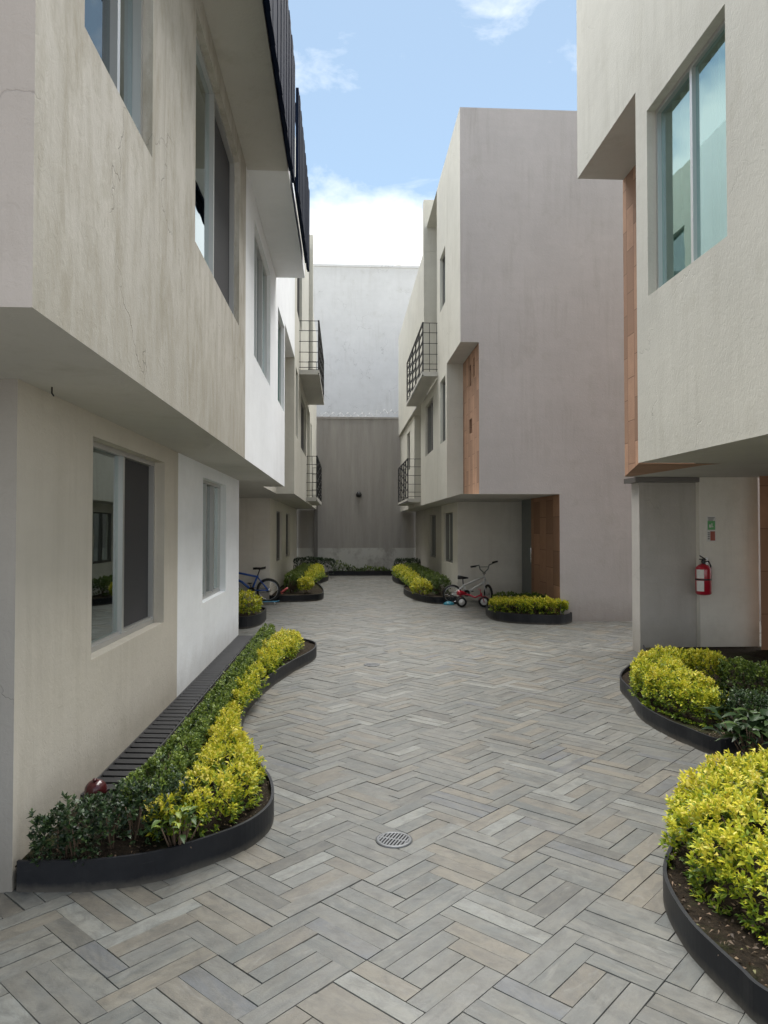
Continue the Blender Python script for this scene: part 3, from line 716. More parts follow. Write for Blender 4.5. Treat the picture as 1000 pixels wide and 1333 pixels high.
# ================================================================== planters
def catmull(pts, n=8, closed=False):
    P = [Vector(p) for p in pts]; out = []
    N_ = len(P); rg = range(N_ if closed else N_ - 1)
    for i in rg:
        g = lambda k: P[k % N_] if closed else P[max(0, min(N_ - 1, k))]
        p0, p1, p2, p3 = g(i - 1), g(i), g(i + 1), g(i + 2)
        for j in range(n):
            t = j / n; out.append(.5 * ((2 * p1) + (-p0 + p2) * t + (2 * p0 - 5 * p1 + 4 * p2 - p3) * t * t + (-p0 + 3 * p1 - 3 * p2 + p3) * t ** 3))
    if not closed: out.append(P[-1])
    return out
def planter(name, label, edge, back, h=.14, soil_z=.105, group=None):
    """edge: curve in plan facing the lane (steel strip); back: extra plan points closing the soil"""
    cx = sum(p[0] for p in edge) / len(edge); cy = sum(p[1] for p in edge) / len(edge)
    t = thing(name, label, 'planter', (cx, cy, 0), group)
    e = [Vector((p[0], p[1])) for p in edge]; m = MB(); th = .008
    nr = []
    for i in range(len(e)):
        d = (e[min(i + 1, len(e) - 1)] - e[max(i - 1, 0)]).normalized(); nr.append(Vector((d.y, -d.x)))
    cen = Vector((sum(p[0] for p in list(edge) + list(back)), sum(p[1] for p in list(edge) + list(back)))) / (len(edge) + len(back))
    for i in range(len(e) - 1):
        a, b = e[i], e[i + 1]; na, nb = nr[i] * th, nr[i + 1] * th
        ao, bo, ai, bi = a + na, b + nb, a - na, b - nb
        m.quad((*ao, -.01), (*bo, -.01), (*bo, h), (*ao, h)); m.quad((*ai, -.01), (*ai, h), (*bi, h), (*bi, -.01)); m.quad((*ao, h), (*bo, h), (*bi, h), (*ai, h))
    for k in (0, -1): m.quad((*(e[k] + nr[k] * th), -.01), (*(e[k] - nr[k] * th), -.01), (*(e[k] - nr[k] * th), h), (*(e[k] + nr[k] * th), h))
    o = m.build('steel_edging', 'black_steel', t)
    for p, q in zip(o.data.polygons, m.f): p.use_smooth = True
    # soil: triangulated sheet with lumps
    import mathutils.geometry as mg
    poly = [Vector((p[0], p[1])) for p in edge] + [Vector((p[0], p[1])) for p in back]
    xs = [p.x for p in poly]; ys = [p.y for p in poly]; st = max(.05, (max(ys) - min(ys)) / 90)
    def inside(x, y):
        c = False; n = len(poly); j = n - 1
        for i in range(n):
            if (poly[i].y > y) != (poly[j].y > y) and x < (poly[j].x - poly[i].x) * (y - poly[i].y) / (poly[j].y - poly[i].y) + poly[i].x: c = not c
            j = i
        return c
    vin = list(poly); x = min(xs)
    while x < max(xs):
        y = min(ys)
        while y < max(ys):
            if inside(x, y) and inside(x + .03, y) and inside(x - .03, y): vin.append(Vector((x + random.uniform(-.01, .01), y + random.uniform(-.01, .01))))
            y += st
        x += st
    n = len(poly); vs, es, fs, *_ = mg.delaunay_2d_cdt(vin, [(i, (i + 1) % n) for i in range(n)], [], 1, 1e-4)
    s = MB(); s.v = [(v.x, v.y, soil_z + random.uniform(-.012, .014)) for v in vs]; s.f = [tuple(f) for f in fs]; s.m = [0] * len(fs); s.sm = [True] * len(fs)
    s.build('soil', 'soil', t)
    return t, inside
rim = lambda L_, z=.14: [px2w(x, y, z) for x, y in L_]
e1 = rim([(23, 1120), (75, 1120), (126, 1118), (202, 1108), (269, 1089), (319, 1070), (347, 1050), (355, 1032), (351, 1011), (336, 990), (323, 969), (315, 948), (315, 923), (327, 900), (353, 877), (380, 860), (403, 848), (411, 841), (409, 835), (395, 831)])
e1 = [(p.x, p.y) for p in catmull([(*p, 0) for p in e1], 6)]
e1 += [(-.8, 10.35), (-1.2, 10.5)]
P1, in1 = planter('planter', 'long S-curved black steel planter along the left wall beside the slatted grate', e1, [(-1.27, 10.5), (-1.27, 4.2), (-1.49, 4.2), (-1.49, 3.44)])
e2 = [(3.92, 9.38), (3.62, 8.6), (3.15, 7.95), (2.85, 7.4)] + rim([(822, 896), (834, 914), (864, 932), (895, 945), (938, 960)]) + [(2.98, 5.3), (2.95, 4.8), (2.6, 4.3), (2.1, 3.95)] + rim([(886, 1086), (873, 1104), (865.5, 1128), (870, 1150), (884, 1176), (904, 1203), (935, 1233), (965, 1260), (1000, 1289)], .13) + [(1.55, 2.12), (1.9, 1.8), (2.4, 1.6)]
e2 = [(p.x, p.y) for p in catmull([(*p, 0) for p in e2], 6)][::-1]
P2, in2 = planter('planter', 'S-curved black steel planter on the right, under the cantilevered cream house', e2, [(6.5, 9.35), (6.5, 1.6)], .13, .095)
e3 = [(-1.66, 16.6)] + [px2w(x, y) for x, y in [(368, 784), (400, 783), (419, 780.5), (420, 773), (412, 764), (414, 760), (426.5, 756), (427, 751)]] + [(-.55, 26)]
e3 = [(p.x, p.y) for p in catmull([(*p, 0) for p in e3], 6)]
planter('planter', 'far left black steel planter with scalloped edge below the far left house', e3, [(-1.66, 26)], .15)
e4 = [(2.6, 15.95)] + [px2w(x, y) for x, y in [(582, 786), (565, 786), (548, 783), (531, 777), (526, 771), (535, 764), (530, 762), (518, 760), (511.5, 756), (511.5, 752)]] + [(1.75, 26)]
e4 = [(p.x, p.y) for p in catmull([(*p, 0) for p in e4], 6)][::-1]
planter('planter', 'far right black steel planter with scalloped edge behind the white bicycle', e4, [(2.6, 15.95)], .15)
e5 = [(2.78, 14.0)] + [px2w(x, y) for x, y in [(633, 800), (640, 806), (660, 810.5), (684, 812.5), (708, 813.4), (728, 813.5), (738, 812.5)]] + [(4.02, 12.70), (4.02, 12.77)]
e5 = [(p.x, p.y) for p in catmull([(*p, 0) for p in e5], 6)]
planter('planter', 'rounded black steel planter in front of the mauve house porch', e5, [(3.8, 12.77), (3.75, 14.1)], .17, .13)
e6 = [(-1.75, 12.15), (-1.55, 12.2), (-1.42, 12.6), (-1.40, 13.2), (-1.5, 13.6), (-2.2, 13.75)]
e6 = [(p.x, p.y) for p in catmull([(*p, 0) for p in e6], 6)]
planter('planter', 'small black steel planter just behind the corner of the white house', [(-3.4, 12.1)] + e6, [(-3.4, 13.75)], .2, .16)
e7 = [(-.52, 25.55), (1.78, 25.55)]
planter('planter', 'straight low black planter at the foot of the dark end wall', e7, [(1.78, 26.42), (-.52, 26.42)], .16, .12)

# slatted grate between wall and bed
gt = thing('drain_grate', 'long black slatted grate between the left house wall and the green hedge', 'grate', (-1.39, 7.5, 0))
m = MB(); y = 4.42
while y < 10.55:
    m.obox((-1.385, y, .124), (.100, -.010, 0), (0, .020, .007), (0, -.002, .006)); y += .118
m.build('slats', 'grate_slat', gt)
m = MB(); m.box(-1.50, -1.488, 4.3, 10.6, .03, .128); m.box(-1.282, -1.27, 4.3, 10.6, .0, .128); m.build('frame', 'grate_slat', gt)
m = MB(); m.box(-1.487, -1.283, 4.3, 10.6, -.02, .0); m.build('trench_floor', 'void_black', gt)
# maroon ball lying at the near end of the grate
bl = MB(); bl.lathe([(math.sin(a) * .062, -math.cos(a) * .062) for a in np.linspace(0, math.pi, 16)], (-1.40, 4.26, .165), seg=24)
bl.lathe([(.012, 0), (.012, .012), (.0, .014)], (-1.40, 4.24, .225), (0, -.2, 1), 10)
tag(bl.build('ball', 'maroon_gloss'), 'dark maroon ball lying at the near end of the black slatted grate', 'ball')

# round floor drains
dr = thing('floor_drain', 'round slotted cast-iron drain in the paving, the nearer one, midway between the planters', 'drain', (0, 0, 0), 'round drains in the paving')
r = .098
m = MB(); m.lathe([(r, -.004), (r, .003), (r - .012, .006), (r - .02, .004), (r - .02, -.004)], (0, 0, 0), seg=40); m.build('rim', 'cast_iron', dr)
m = MB(); m.lathe([(0, .0005), (r - .018, .0005)], (0, 0, 0), seg=32); m.build('pit', 'void_black', dr)
m = MB()
for i in range(-4, 5):
    x = i * .0175; hh = math.sqrt(max(0, (r - .019) ** 2 - x * x))
    m.box(x - .0042, x + .0042, -hh, hh, .0012, .0045)
m.box(-(r - .02), r - .02, -.006, .006, .0015, .0047); m.build('grid', 'cast_iron', dr)
p = px2w(513, 1094); dr.location = (p[0], p[1], .0035); dr.rotation_euler = (0, 0, R(-25))
p = px2w(484, 865.5); d2r = dr.copy(); COL.objects.link(d2r); d2r.location = (p[0], p[1], .0035); tag(d2r, 'round slotted cast-iron drain in the paving, the farther smaller-looking one')
for ch in list(dr.children):
    c = ch.copy(); COL.objects.link(c); c.parent = d2r

# ================================================================== foliage
def leaves_mesh(name, mat, P, D, ln, wd, tone, parent=None, fold=.25, droop=.25, off=(0, 0, 0)):
    """P: base points, D: leaf directions (unit), ln/wd arrays. five-vertex folded leaves"""
    K = len(P); up = rng.normal(0, .45, (K, 3)) + np.array([0, 0, 1.0])
    side = np.cross(D, up); side /= np.linalg.norm(side, axis=1)[:, None] + 1e-9
    nrm = np.cross(side, D)
    ln = ln[:, None]; wd = wd[:, None]
    V = np.zeros((K, 6, 3))
    V[:, 0] = P
    V[:, 1] = P + D * ln * .45 + side * wd * .5 + nrm * ln * fold * .35
    V[:, 2] = P + D * ln * .45 - side * wd * .5 + nrm * ln * fold * .35
    V[:, 3] = P + D * ln * .5 + nrm * ln * .06
    V[:, 4] = P + D * ln - nrm * ln * droop
    V[:, 5] = P
    V = V[:, :5] - np.array(off)
    F = np.array([(0, 3, 1), (1, 3, 4), (0, 2, 3), (3, 2, 4)])
    faces = (F[None] + (np.arange(K) * 5)[:, None, None]).reshape(-1, 3)
    me = bpy.data.meshes.new(name); me.vertices.add(K * 5); me.vertices.foreach_set('co', V.reshape(-1))
    nf = len(faces); me.loops.add(nf * 3); me.loops.foreach_set('vertex_index', faces.reshape(-1).astype(np.int32))
    me.polygons.add(nf); me.polygons.foreach_set('loop_start', np.arange(0, nf * 3, 3, dtype=np.int32)); me.polygons.foreach_set('loop_total', np.full(nf, 3, dtype=np.int32))
    me.polygons.foreach_set('use_smooth', np.ones(nf, dtype=bool))
    me.update(calc_edges=True)
    at = me.attributes.new('tone', 'FLOAT', 'FACE'); at.data.foreach_set('value', np.repeat(np.clip(tone, 0, 1), 4).astype(np.float32))
    me.materials.append(MATS[mat]); o = bpy.data.objects.new(name, me); COL.objects.link(o)
    if parent is not None: o.parent = parent
    return o
def unit(a): return a / (np.linalg.norm(a, axis=1)[:, None] + 1e-9)
def sn(p, f, s=0.):
    """cheap smooth pseudo-noise"""
    return (np.sin(p[:, 0] * f + 1.3 + s) * np.sin(p[:, 1] * f * 1.13 + 4.1 + s) + np.sin(p[:, 0] * f * 2.3 + p[:, 1] * f * 1.9 + s * 2) * .5 + np.sin(p[:, 1] * f * 4.1 + s) * np.sin(p[:, 0] * f * 3.7) * .35)
def hedge(name, label, cat, path, mat, dens, ln, wd, per=6, box=.5, group=None, tone_c=.6, tone_s=.22, spread=.9, lump=.02, lf=9, base_z=.1, stems=True, greenlow=.45, inner=.35, off=0.0):
    """path: list of (x, y, half_width, top_z, bottom_z).  tips on a rounded-box section carry rosettes of leaves"""
    pa = catmull([Vector((a[0], a[1], 0)) for a in path], 8)
    t_ = np.linspace(0, len(path) - 1, len(pa)); idx = np.arange(len(path))
    wv = np.interp(t_, idx, [a[2] for a in path]); tz = np.interp(t_, idx, [a[3] for a in path]); bz = np.interp(t_, idx, [a[4] for a in path])
    C = np.array([(p.x, p.y) for p in pa]); seg = np.linalg.norm(np.diff(C, axis=0), axis=1); cum = np.concatenate([[0], np.cumsum(seg)]); Ltot = cum[-1]
    peri = 2 * wv.mean() + 2 * (tz - bz).mean(); K = int(dens * (Ltot + 2 * wv.mean()) * peri * (1 + inner))
    # extend so the ends are rounded
    s = rng.uniform(-wv[0] * .9, Ltot + wv[-1] * .9, K); sc = np.clip(s, 0, Ltot)
    cx = np.interp(sc, cum, C[:, 0]); cy = np.interp(sc, cum, C[:, 1]); w = np.interp(sc, cum, wv); T = np.interp(sc, cum, tz); B = np.interp(sc, cum, bz)
    tx = np.interp(sc, cum, np.gradient(C[:, 0], cum + np.arange(len(cum)) * 1e-6)); ty = np.interp(sc, cum, np.gradient(C[:, 1], cum + np.arange(len(cum)) * 1e-6))
    tl = np.hypot(tx, ty) + 1e-9; tx /= tl; ty /= tl
    over = np.abs(s - sc) / (w * .95 + 1e-6); endf = np.sqrt(np.clip(1 - over ** 2, 0.02, 1))
    # superellipse section
    u = rng.uniform(-.12, math.pi + .12, K); e = box
    ca, sa = np.cos(u), np.sin(u)
    sx = np.sign(ca) * np.abs(ca) ** e; sz = np.sign(sa) * np.abs(sa) ** e
    rad = np.where(rng.random(K) < inner / (1 + inner), rng.uniform(.45, .9, K), 1.0)
    hw = w * endf; lat = sx * hw * rad; hgt = B + (T - B) * np.clip(sz, -.1, 1) * (rad * .85 + .15) * (.6 + .4 * endf)
    px = cx + tx * (s - sc) - ty * lat; py = cy + ty * (s - sc) + tx * lat
    P = np.stack([px, py, hgt], 1)
    nl = sn(P, lf, off); nrm = np.stack([-ty * sx + tx * np.sign(s - sc) * over, tx * sx + ty * np.sign(s - sc) * over, np.clip(sz, 0, 1) * 1.1 + .25], 1); nrm = unit(nrm)
    P += nrm * (nl[:, None] * lump + rng.normal(0, lump * .45, (K, 1)))
    axis = unit(nrm + rng.normal(0, .42, (K, 3)) + np.array([0, 0, .35]))
    a0 = rng.uniform(0, 6.28, K); o1 = unit(np.cross(axis, rng.normal(0, 1, (K, 3)))); o2 = np.cross(axis, o1)
    PP = []; DD = []; TT = []; LL = []
    hf = np.clip((P[:, 2] - B) / (T - B + 1e-6), 0, 1)
    for k in range(per):
        an = a0 + k * 2.4; open_ = spread * (.35 + .75 * k / per) + rng.normal(0, .12, K)
        d = axis * np.cos(open_)[:, None] + (o1 * np.cos(an)[:, None] + o2 * np.sin(an)[:, None]) * np.sin(open_)[:, None]
        d[:, 2] += .05; d = unit(d)
        PP.append(P - axis * (.006 * k) * (ln / .03)); DD.append(d); sc_ = .65 + .5 * k / per
        LL.append(ln * sc_ * rng.uniform(.75, 1.2, K))
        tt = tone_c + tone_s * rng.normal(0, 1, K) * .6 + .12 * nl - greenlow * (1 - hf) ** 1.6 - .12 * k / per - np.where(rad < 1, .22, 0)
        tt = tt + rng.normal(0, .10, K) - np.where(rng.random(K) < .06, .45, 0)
        TT.append(tt)
    P_, D_, T_, L_ = np.concatenate(PP), np.concatenate(DD), np.concatenate(TT), np.concatenate(LL)
    th = thing(name, label, cat, (float(C[:, 0].mean()), float(C[:, 1].mean()), base_z), group)
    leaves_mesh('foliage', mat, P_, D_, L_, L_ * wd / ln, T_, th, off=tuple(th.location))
    if stems:
        ns = max(8, int(Ltot / .16))
        for i in range(ns):
            q = (i + .5) / ns * Ltot; x = float(np.interp(q, cum, C[:, 0])); y = float(np.interp(q, cum, C[:, 1])); ww = float(np.interp(q, cum, wv)); tt = float(np.interp(q, cum, tz))
            a = random.uniform(0, 6.28); r0 = ww * random.uniform(.1, .55); bx, by = x + math.cos(a) * r0, y + math.sin(a) * r0; m = MB()
            for k in range(3):
                a += 2.1
                b2 = (bx + math.cos(a) * ww * .3, by + math.sin(a) * ww * .3, base_z + (tt - base_z) * random.uniform(.6, .8))
                m.tube([(bx, by, base_z - .03), ((bx + b2[0]) / 2 + random.uniform(-.02, .02), (by + b2[1]) / 2, (base_z + b2[2]) / 2), b2], [.006, .0045, .003], 5)
            m.build('stem', 'bark', th)
    return th
def ball(name, label, x, y, z, r, mat, dens, ln, wd, group=None, per=6, tone_c=.6, base_z=.1, sq=.9, off=0.):
    K = int(dens * 4 * math.pi * r * r); v = unit(rng.normal(0, 1, (K, 3))); v = v[v[:, 2] > -.75]; K = len(v)
    P = v * r * np.array([1, 1, sq]); n = sn(v * 3, 1.7, off); P *= (1 + .07 * n + rng.normal(0, .05, K))[:, None]; P += np.array([x, y, z])
    axis = unit(v + rng.normal(0, .4, (K, 3)) + np.array([0, 0, .3])); o1 = unit(np.cross(axis, rng.normal(0, 1, (K, 3)))); o2 = np.cross(axis, o1); a0 = rng.uniform(0, 6.28, K)
    PP, DD, LL, TT = [], [], [], []
    for k in range(per):
        an = a0 + 2.4 * k; op = .5 + .7 * k / per; d = unit(axis * math.cos(op) + (o1 * np.cos(an)[:, None] + o2 * np.sin(an)[:, None]) * math.sin(op))
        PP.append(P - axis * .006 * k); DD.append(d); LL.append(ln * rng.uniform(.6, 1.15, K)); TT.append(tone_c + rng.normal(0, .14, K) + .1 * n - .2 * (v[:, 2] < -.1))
    th = thing(name, label, 'shrub', (x, y, base_z), group)
    L_ = np.concatenate(LL); leaves_mesh('foliage', mat, np.concatenate(PP), np.concatenate(DD), L_, L_ * wd / ln, np.concatenate(TT), th, off=tuple(th.location))
    for k in range(5):
        m = MB(); a = k * 1.26; m.tube([(x + .02 * math.cos(a), y + .02 * math.sin(a), base_z - .03), (x + .5 * r * math.cos(a), y + .5 * r * math.sin(a), z)], [.008, .004], 5); m.build('stem', 'bark', th)
    return th

YG = 'clipped golden-leaved hedges'; GG = 'clipped green hedges'
# left bed
hedge('hedge', 'long narrow clipped dark green hedge running beside the black slatted grate on the left', 'hedge',
      [(-1.02, 3.85, .13, .36, .13), (-.99, 4.3, .10, .37, .13), (-.985, 5.2, .085, .36, .13), (-.985, 6.4, .085, .36, .13), (-.985, 8, .085, .36, .13), (-.985, 9.7, .09, .38, .13)],
      'leaf_green', 1100, .025, .016, 6, .45, GG, .62, .3, lump=.014, lf=14, off=1.)
hedge('shrub', 'loose dark green shrubs with thin woody stems at the near end of the left planter', 'shrub',
      [(-1.36, 3.52, .10, .31, .15), (-1.18, 3.60, .15, .35, .15), (-.95, 3.74, .15, .36, .15), (-.82, 3.9, .10, .33, .15)], 'leaf_dark', 950, .028, .018, 6, .8, None, .6, .3, lump=.03, lf=16, off=2., greenlow=.2)
hedge('hedge', 'broad mass of bright yellow-leaved shrubs in the left planter, lapping over soil', 'hedge',
      [(-.82, 3.70, .10, .30, .16), (-.70, 4.0, .18, .33, .15), (-.67, 4.35, .19, .34, .15), (-.74, 4.75, .13, .33, .14), (-.82, 5.2, .07, .31, .14), (-.86, 5.7, .05, .29, .14)],
      'leaf_yellow', 1150, .030, .016, 7, .6, YG, .68, .25, lump=.03, lf=13, off=3.)
hedge('hedge', 'narrow string of small yellow-leaved shrubs at the waist of the left planter', 'hedge',
      [(-.88, 6.05, .05, .29, .14), (-.88, 6.6, .09, .31, .14), (-.86, 7.3, .09, .31, .14)], 'leaf_yellow', 900, .033, .018, 6, .7, YG, .6, .25, lump=.03, lf=11, off=5.)
hedge('hedge', 'yellow-leaved shrubs at the far bulge of the left planter, before bare soil', 'hedge',
      [(-.84, 7.7, .09, .31, .14), (-.80, 8.3, .12, .33, .14), (-.72, 9.0, .16, .34, .14), (-.70, 9.5, .15, .33, .14)], 'leaf_yellow', 850, .034, .018, 6, .7, YG, .66, .25, lump=.035, lf=10, off=6.)
# right bed
hedge('hedge', 'thick golden-yellow hedge rounding the near right planter at the bottom right corner', 'hedge',
      [(2.20, 2.48, .28, .42, .16), (1.94, 2.85, .38, .42, .14), (1.94, 3.25, .43, .43, .14), (2.18, 3.60, .35, .43, .15), (2.7, 3.9, .25, .45, .16)],
      'leaf_yellow', 1250, .034, .018, 7, .6, YG, .66, .25, lump=.035, lf=12, off=8.)
hedge('hedge', 'bright yellow clipped hedge wrapping the rounded end of the right planter below the fire extinguisher', 'hedge',
      [(2.90, 5.62, .13, .39, .15), (2.84, 6.0, .19, .42, .15), (2.88, 6.5, .22, .43, .15), (3.06, 6.95, .21, .43, .15), (3.42, 7.2, .17, .43, .15), (3.62, 6.95, .13, .43, .15)],
      'leaf_yellow', 1100, .031, .017, 7, .55, YG, .62, .25, lump=.03, lf=11, off=9.)
hedge('hedge', 'dark green clipped hedge arm continuing behind the yellow hedge, below the cream pillar wall', 'hedge',
      [(3.66, 6.72, .12, .43, .15), (3.74, 6.3, .12, .43, .15), (3.80, 5.6, .12, .43, .15)], 'leaf_green', 850, .028, .017, 6, .5, GG, .62, .3, lump=.02, lf=14, off=10.)
hedge('hedge', 'shadowed dark green hedge at the waist of the right planter, behind the broad-leaved plant', 'hedge',
      [(3.04, 5.5, .15, .40, .15), (3.12, 5.25, .16, .41, .15), (3.3, 4.95, .16, .41, .15)], 'leaf_dark', 850, .03, .018, 6, .6, GG, .75, .3, lump=.03, lf=12, off=11.)
# bigger-leaved dark plant between
def broad_plant(label, x, y, z, n, ln, mat='leaf_dark', seed=1, hgt=.28, cat='plant', base_z=.1, sp=.16):
    r_ = random.Random(seed); th = thing('plant', label, cat, (x, y, base_z)); v = []; f = []; tone = []
    st = MB()
    for i in range(n):
        a = r_.uniform(0, 6.28); el = r_.uniform(.1, 1.1); bz = z + r_.uniform(.3, 1) * hgt; bx = x + r_.gauss(0, sp * .5); by = y + r_.gauss(0, sp * .5)
        D = Vector((math.cos(a) * math.cos(el), math.sin(a) * math.cos(el), math.sin(el))); Sd = D.cross(Vector((0, 0, 1))).normalized(); Nn = Sd.cross(D)
        l = ln * r_.uniform(.6, 1.2); w = l * .42; b = len(v); t = r_.random()
        if i % 3 == 0: st.tube([(x + (bx - x) * .3, y + (by - y) * .3, base_z - .02), (bx, by, bz)], [.006, .003], 5)
        for k in range(6):
            s = k / 5; ww = w * .5 * math.sin(math.pi * min(1, s ** .8 * .97 + .03)) + .001; c = Vector((bx, by, bz)) + D * l * s - Vector((0, 0, 1)) * l * .45 * s * s
            for q in (-1, 0, 1): v.append(tuple(c + Sd * ww * q + Nn * abs(q) * ww * .35))
        for k in range(5):
            for q in (0, 1):
                f.append((b + k * 3 + q, b + k * 3 + q + 1, b + (k + 1) * 3 + q + 1, b + (k + 1) * 3 + q)); tone.append(t)
    m = MB(); m.v = v; m.f = f; m.m = [0] * len(f); m.sm = [True] * len(f); o = m.build('foliage', mat, th)
    at = o.data.attributes.new('tone', 'FLOAT', 'FACE'); at.data.foreach_set('value', tone)
    st.build('stems', 'bark', th); return th
broad_plant('dark plant with broad drooping leaves squeezed between the two yellow hedges on the right', 2.78, 4.85, .12, 80, .17, 'leaf_dark', 3, .26, sp=.24)
broad_plant('small deep green broad-leaved sprig growing at the front edge of the left yellow shrubs', -.80, 3.62, .12, 60, .065, 'leaf_green', 5, .17, sp=.10)
# the oval bed by the mauve house
hedge('hedge', 'low bright yellow clipped hedge in the rounded planter in front of the mauve house', 'hedge',
      [(2.86, 13.15, .20, .40, .2), (3.15, 12.95, .20, .40, .2), (3.5, 12.80, .17, .40, .2), (3.85, 12.72, .12, .39, .2)], 'leaf_yellow', 650, .045, .024, 6, .45, YG, .66, .25, lump=.025, lf=9, off=12., base_z=.14)
hedge('hedge', 'thin dark green hedge behind the yellow one in the mauve house planter', 'hedge',
      [(2.9, 13.6, .12, .44, .2), (3.3, 13.5, .12, .43, .2), (3.68, 13.3, .11, .43, .2)], 'leaf_green', 600, .04, .022, 6, .5, GG, .5, .3, lump=.03, lf=9, off=13., base_z=.14)
# small bush behind white corner
ball('shrub', 'single round yellow shrub in the small planter behind the white house corner', -1.66, 12.75, .36, .23, 'leaf_yellow', 420, .045, .024, None, tone_c=.58, base_z=.16)
ball('shrub', 'dark green shrub half hidden behind the white house corner under the blue bicycle', -2.0, 13.3, .36, .24, 'leaf_green', 350, .045, .024, None, base_z=.16)
# far left bed
ball('shrub', 'round yellow ball shrub at the tip of the far left planter', -.90, 17.5, .33, .18, 'leaf_yellow', 460, .05, .028, 'round yellow shrubs of the far planters', tone_c=.62)
hedge('hedge', 'sloping clipped olive-green hedge along the far left planter', 'hedge', [(-1.25, 17.6, .17, .55, .2), (-1.2, 19, .18, .56, .2), (-1.15, 21, .18, .56, .2), (-1.1, 23, .18, .56, .2)], 'leaf_olive', 240, .045, .026, 6, .45, GG, .5, .25, lump=.02, lf=6, off=14.)
hedge('hedge', 'row of yellow shrubs in the outer bulge of the far left planter', 'hedge', [(-.98, 18.9, .14, .42, .2), (-.95, 20.2, .17, .46, .2), (-.85, 21.8, .20, .48, .2), (-.78, 23.2, .2, .5, .2)], 'leaf_yellow', 220, .05, .028, 6, .7, YG, .6, .25, lump=.05, lf=5, off=15.)
hedge('hedge', 'dark green boxy hedge at the far left corner before the end wall', 'hedge', [(-1.5, 24.5, .22, .68, .2), (-1.0, 24.5, .22, .68, .2), (-.45, 24.6, .2, .66, .2)], 'leaf_dark', 220, .05, .028, 6, .35, GG, .5, .3, lump=.02, lf=6, off=16.)
# far right bed
ball('shrub', 'round yellow shrub at the tip of the far right planter beside the white bicycle', 1.80, 16.85, .30, .24, 'leaf_yellow', 360, .05, .028, 'round yellow shrubs of the far planters', tone_c=.62, sq=.75)
hedge('hedge', 'sloping clipped green hedge along the far right planter below the low balcony', 'hedge', [(2.30, 16.8, .18, .50, .2), (2.25, 18.5, .2, .52, .2), (2.2, 21, .2, .54, .2), (2.15, 23.5, .2, .54, .2)], 'leaf_olive', 240, .045, .026, 6, .45, GG, .35, .25, lump=.02, lf=6, off=17.)
hedge('hedge', 'row of yellow shrubs in the outer bulge of the far right planter', 'hedge', [(1.85, 18.4, .14, .40, .2), (1.85, 20, .17, .44, .2), (1.85, 22, .2, .46, .2), (1.80, 24, .2, .46, .2)], 'leaf_yellow', 220, .05, .028, 6, .7, YG, .6, .25, lump=.04, lf=5, off=18.)
hedge('hedge', 'dark green boxy hedge at the far right corner before the end wall', 'hedge', [(1.9, 24.8, .2, .62, .2), (2.5, 24.8, .2, .62, .2)], 'leaf_dark', 220, .05, .028, 6, .35, GG, .5, .3, lump=.02, lf=6, off=19.)
hedge('shrub', 'low straggly green plants in the straight planter at the foot of the end wall', 'shrub', [(-.3, 25.9, .16, .42, .15), (.2, 26.0, .2, .38, .15), (.8, 26.0, .14, .26, .12), (1.6, 26.0, .12, .24, .12)], 'leaf_green', 160, .06, .034, 6, .9, None, .5, .3, lump=.07, lf=5, off=20.)

# leaf litter on the soil (uncountable)
def litter(name, inside, xr, yr, z, n, ln):
    x = rng.uniform(*xr, n * 3); y = rng.uniform(*yr, n * 3); k = np.array([inside(a, b) for a, b in zip(x, y)]); x, y = x[k][:n], y[k][:n]; K = len(x)
    P = np.stack([x, y, np.full(K, z) + rng.uniform(0, .012, K)], 1); D = rng.normal(0, 1, (K, 3)); D[:, 2] *= .22; D = unit(D)
    o = leaves_mesh(name, 'leaf_litter', P, D, rng.uniform(.5, 1.2, K) * ln, rng.uniform(.2, .5, K) * ln, rng.random(K), None)
    tag(o, 'dry fallen leaves and twigs scattered over the planter soil', 'leaf litter', kind='stuff')
litter('leaf_litter', in2, (1.3, 3.0), (1.9, 5.5), .108, 2600, .026)
litter('leaf_litter', in1, (-1.5, -.3), (3.3, 5.2), .118, 900, .02)

# ================================================================== bicycles and toys
def wheel(parent, c, r, axis, tyre=.018, spokes=16, rimmat='chrome', hub=.02, name='wheel', disc=None):
    c = Vector(c); ax = Vector(axis).normalized(); u = ax.orthogonal().normalized(); w = ax.cross(u)
    circ = lambda rr, n=40: [c + (u * math.cos(2 * math.pi * k / n) + w * math.sin(2 * math.pi * k / n)) * rr for k in range(n)]
    m = MB(); m.tube(circ(r - tyre), tyre, 8, closed=True); t = m.build(name, 'rubber', parent)
    m = MB(); m.tube(circ(r - tyre * 2.1), tyre * .45, 6, closed=True)
    for k in range(spokes):
        a = 2 * math.pi * k / spokes; m.tube([c + ax * (hub * (1 if k % 2 else -1)), c + (u * math.cos(a) + w * math.sin(a)) * (r - tyre * 2)], .0014, 4)
    m.lathe([(0, -hub * 1.4), (hub * .6, -hub * 1.4), (hub * .6, hub * 1.4), (0, hub * 1.4)], c, ax, 12)
    if disc: m.lathe([(0, -.012), (disc, -.012), (disc, .012), (0, .012)], c, ax, 24)
    m.build('rim', rimmat, t); return t
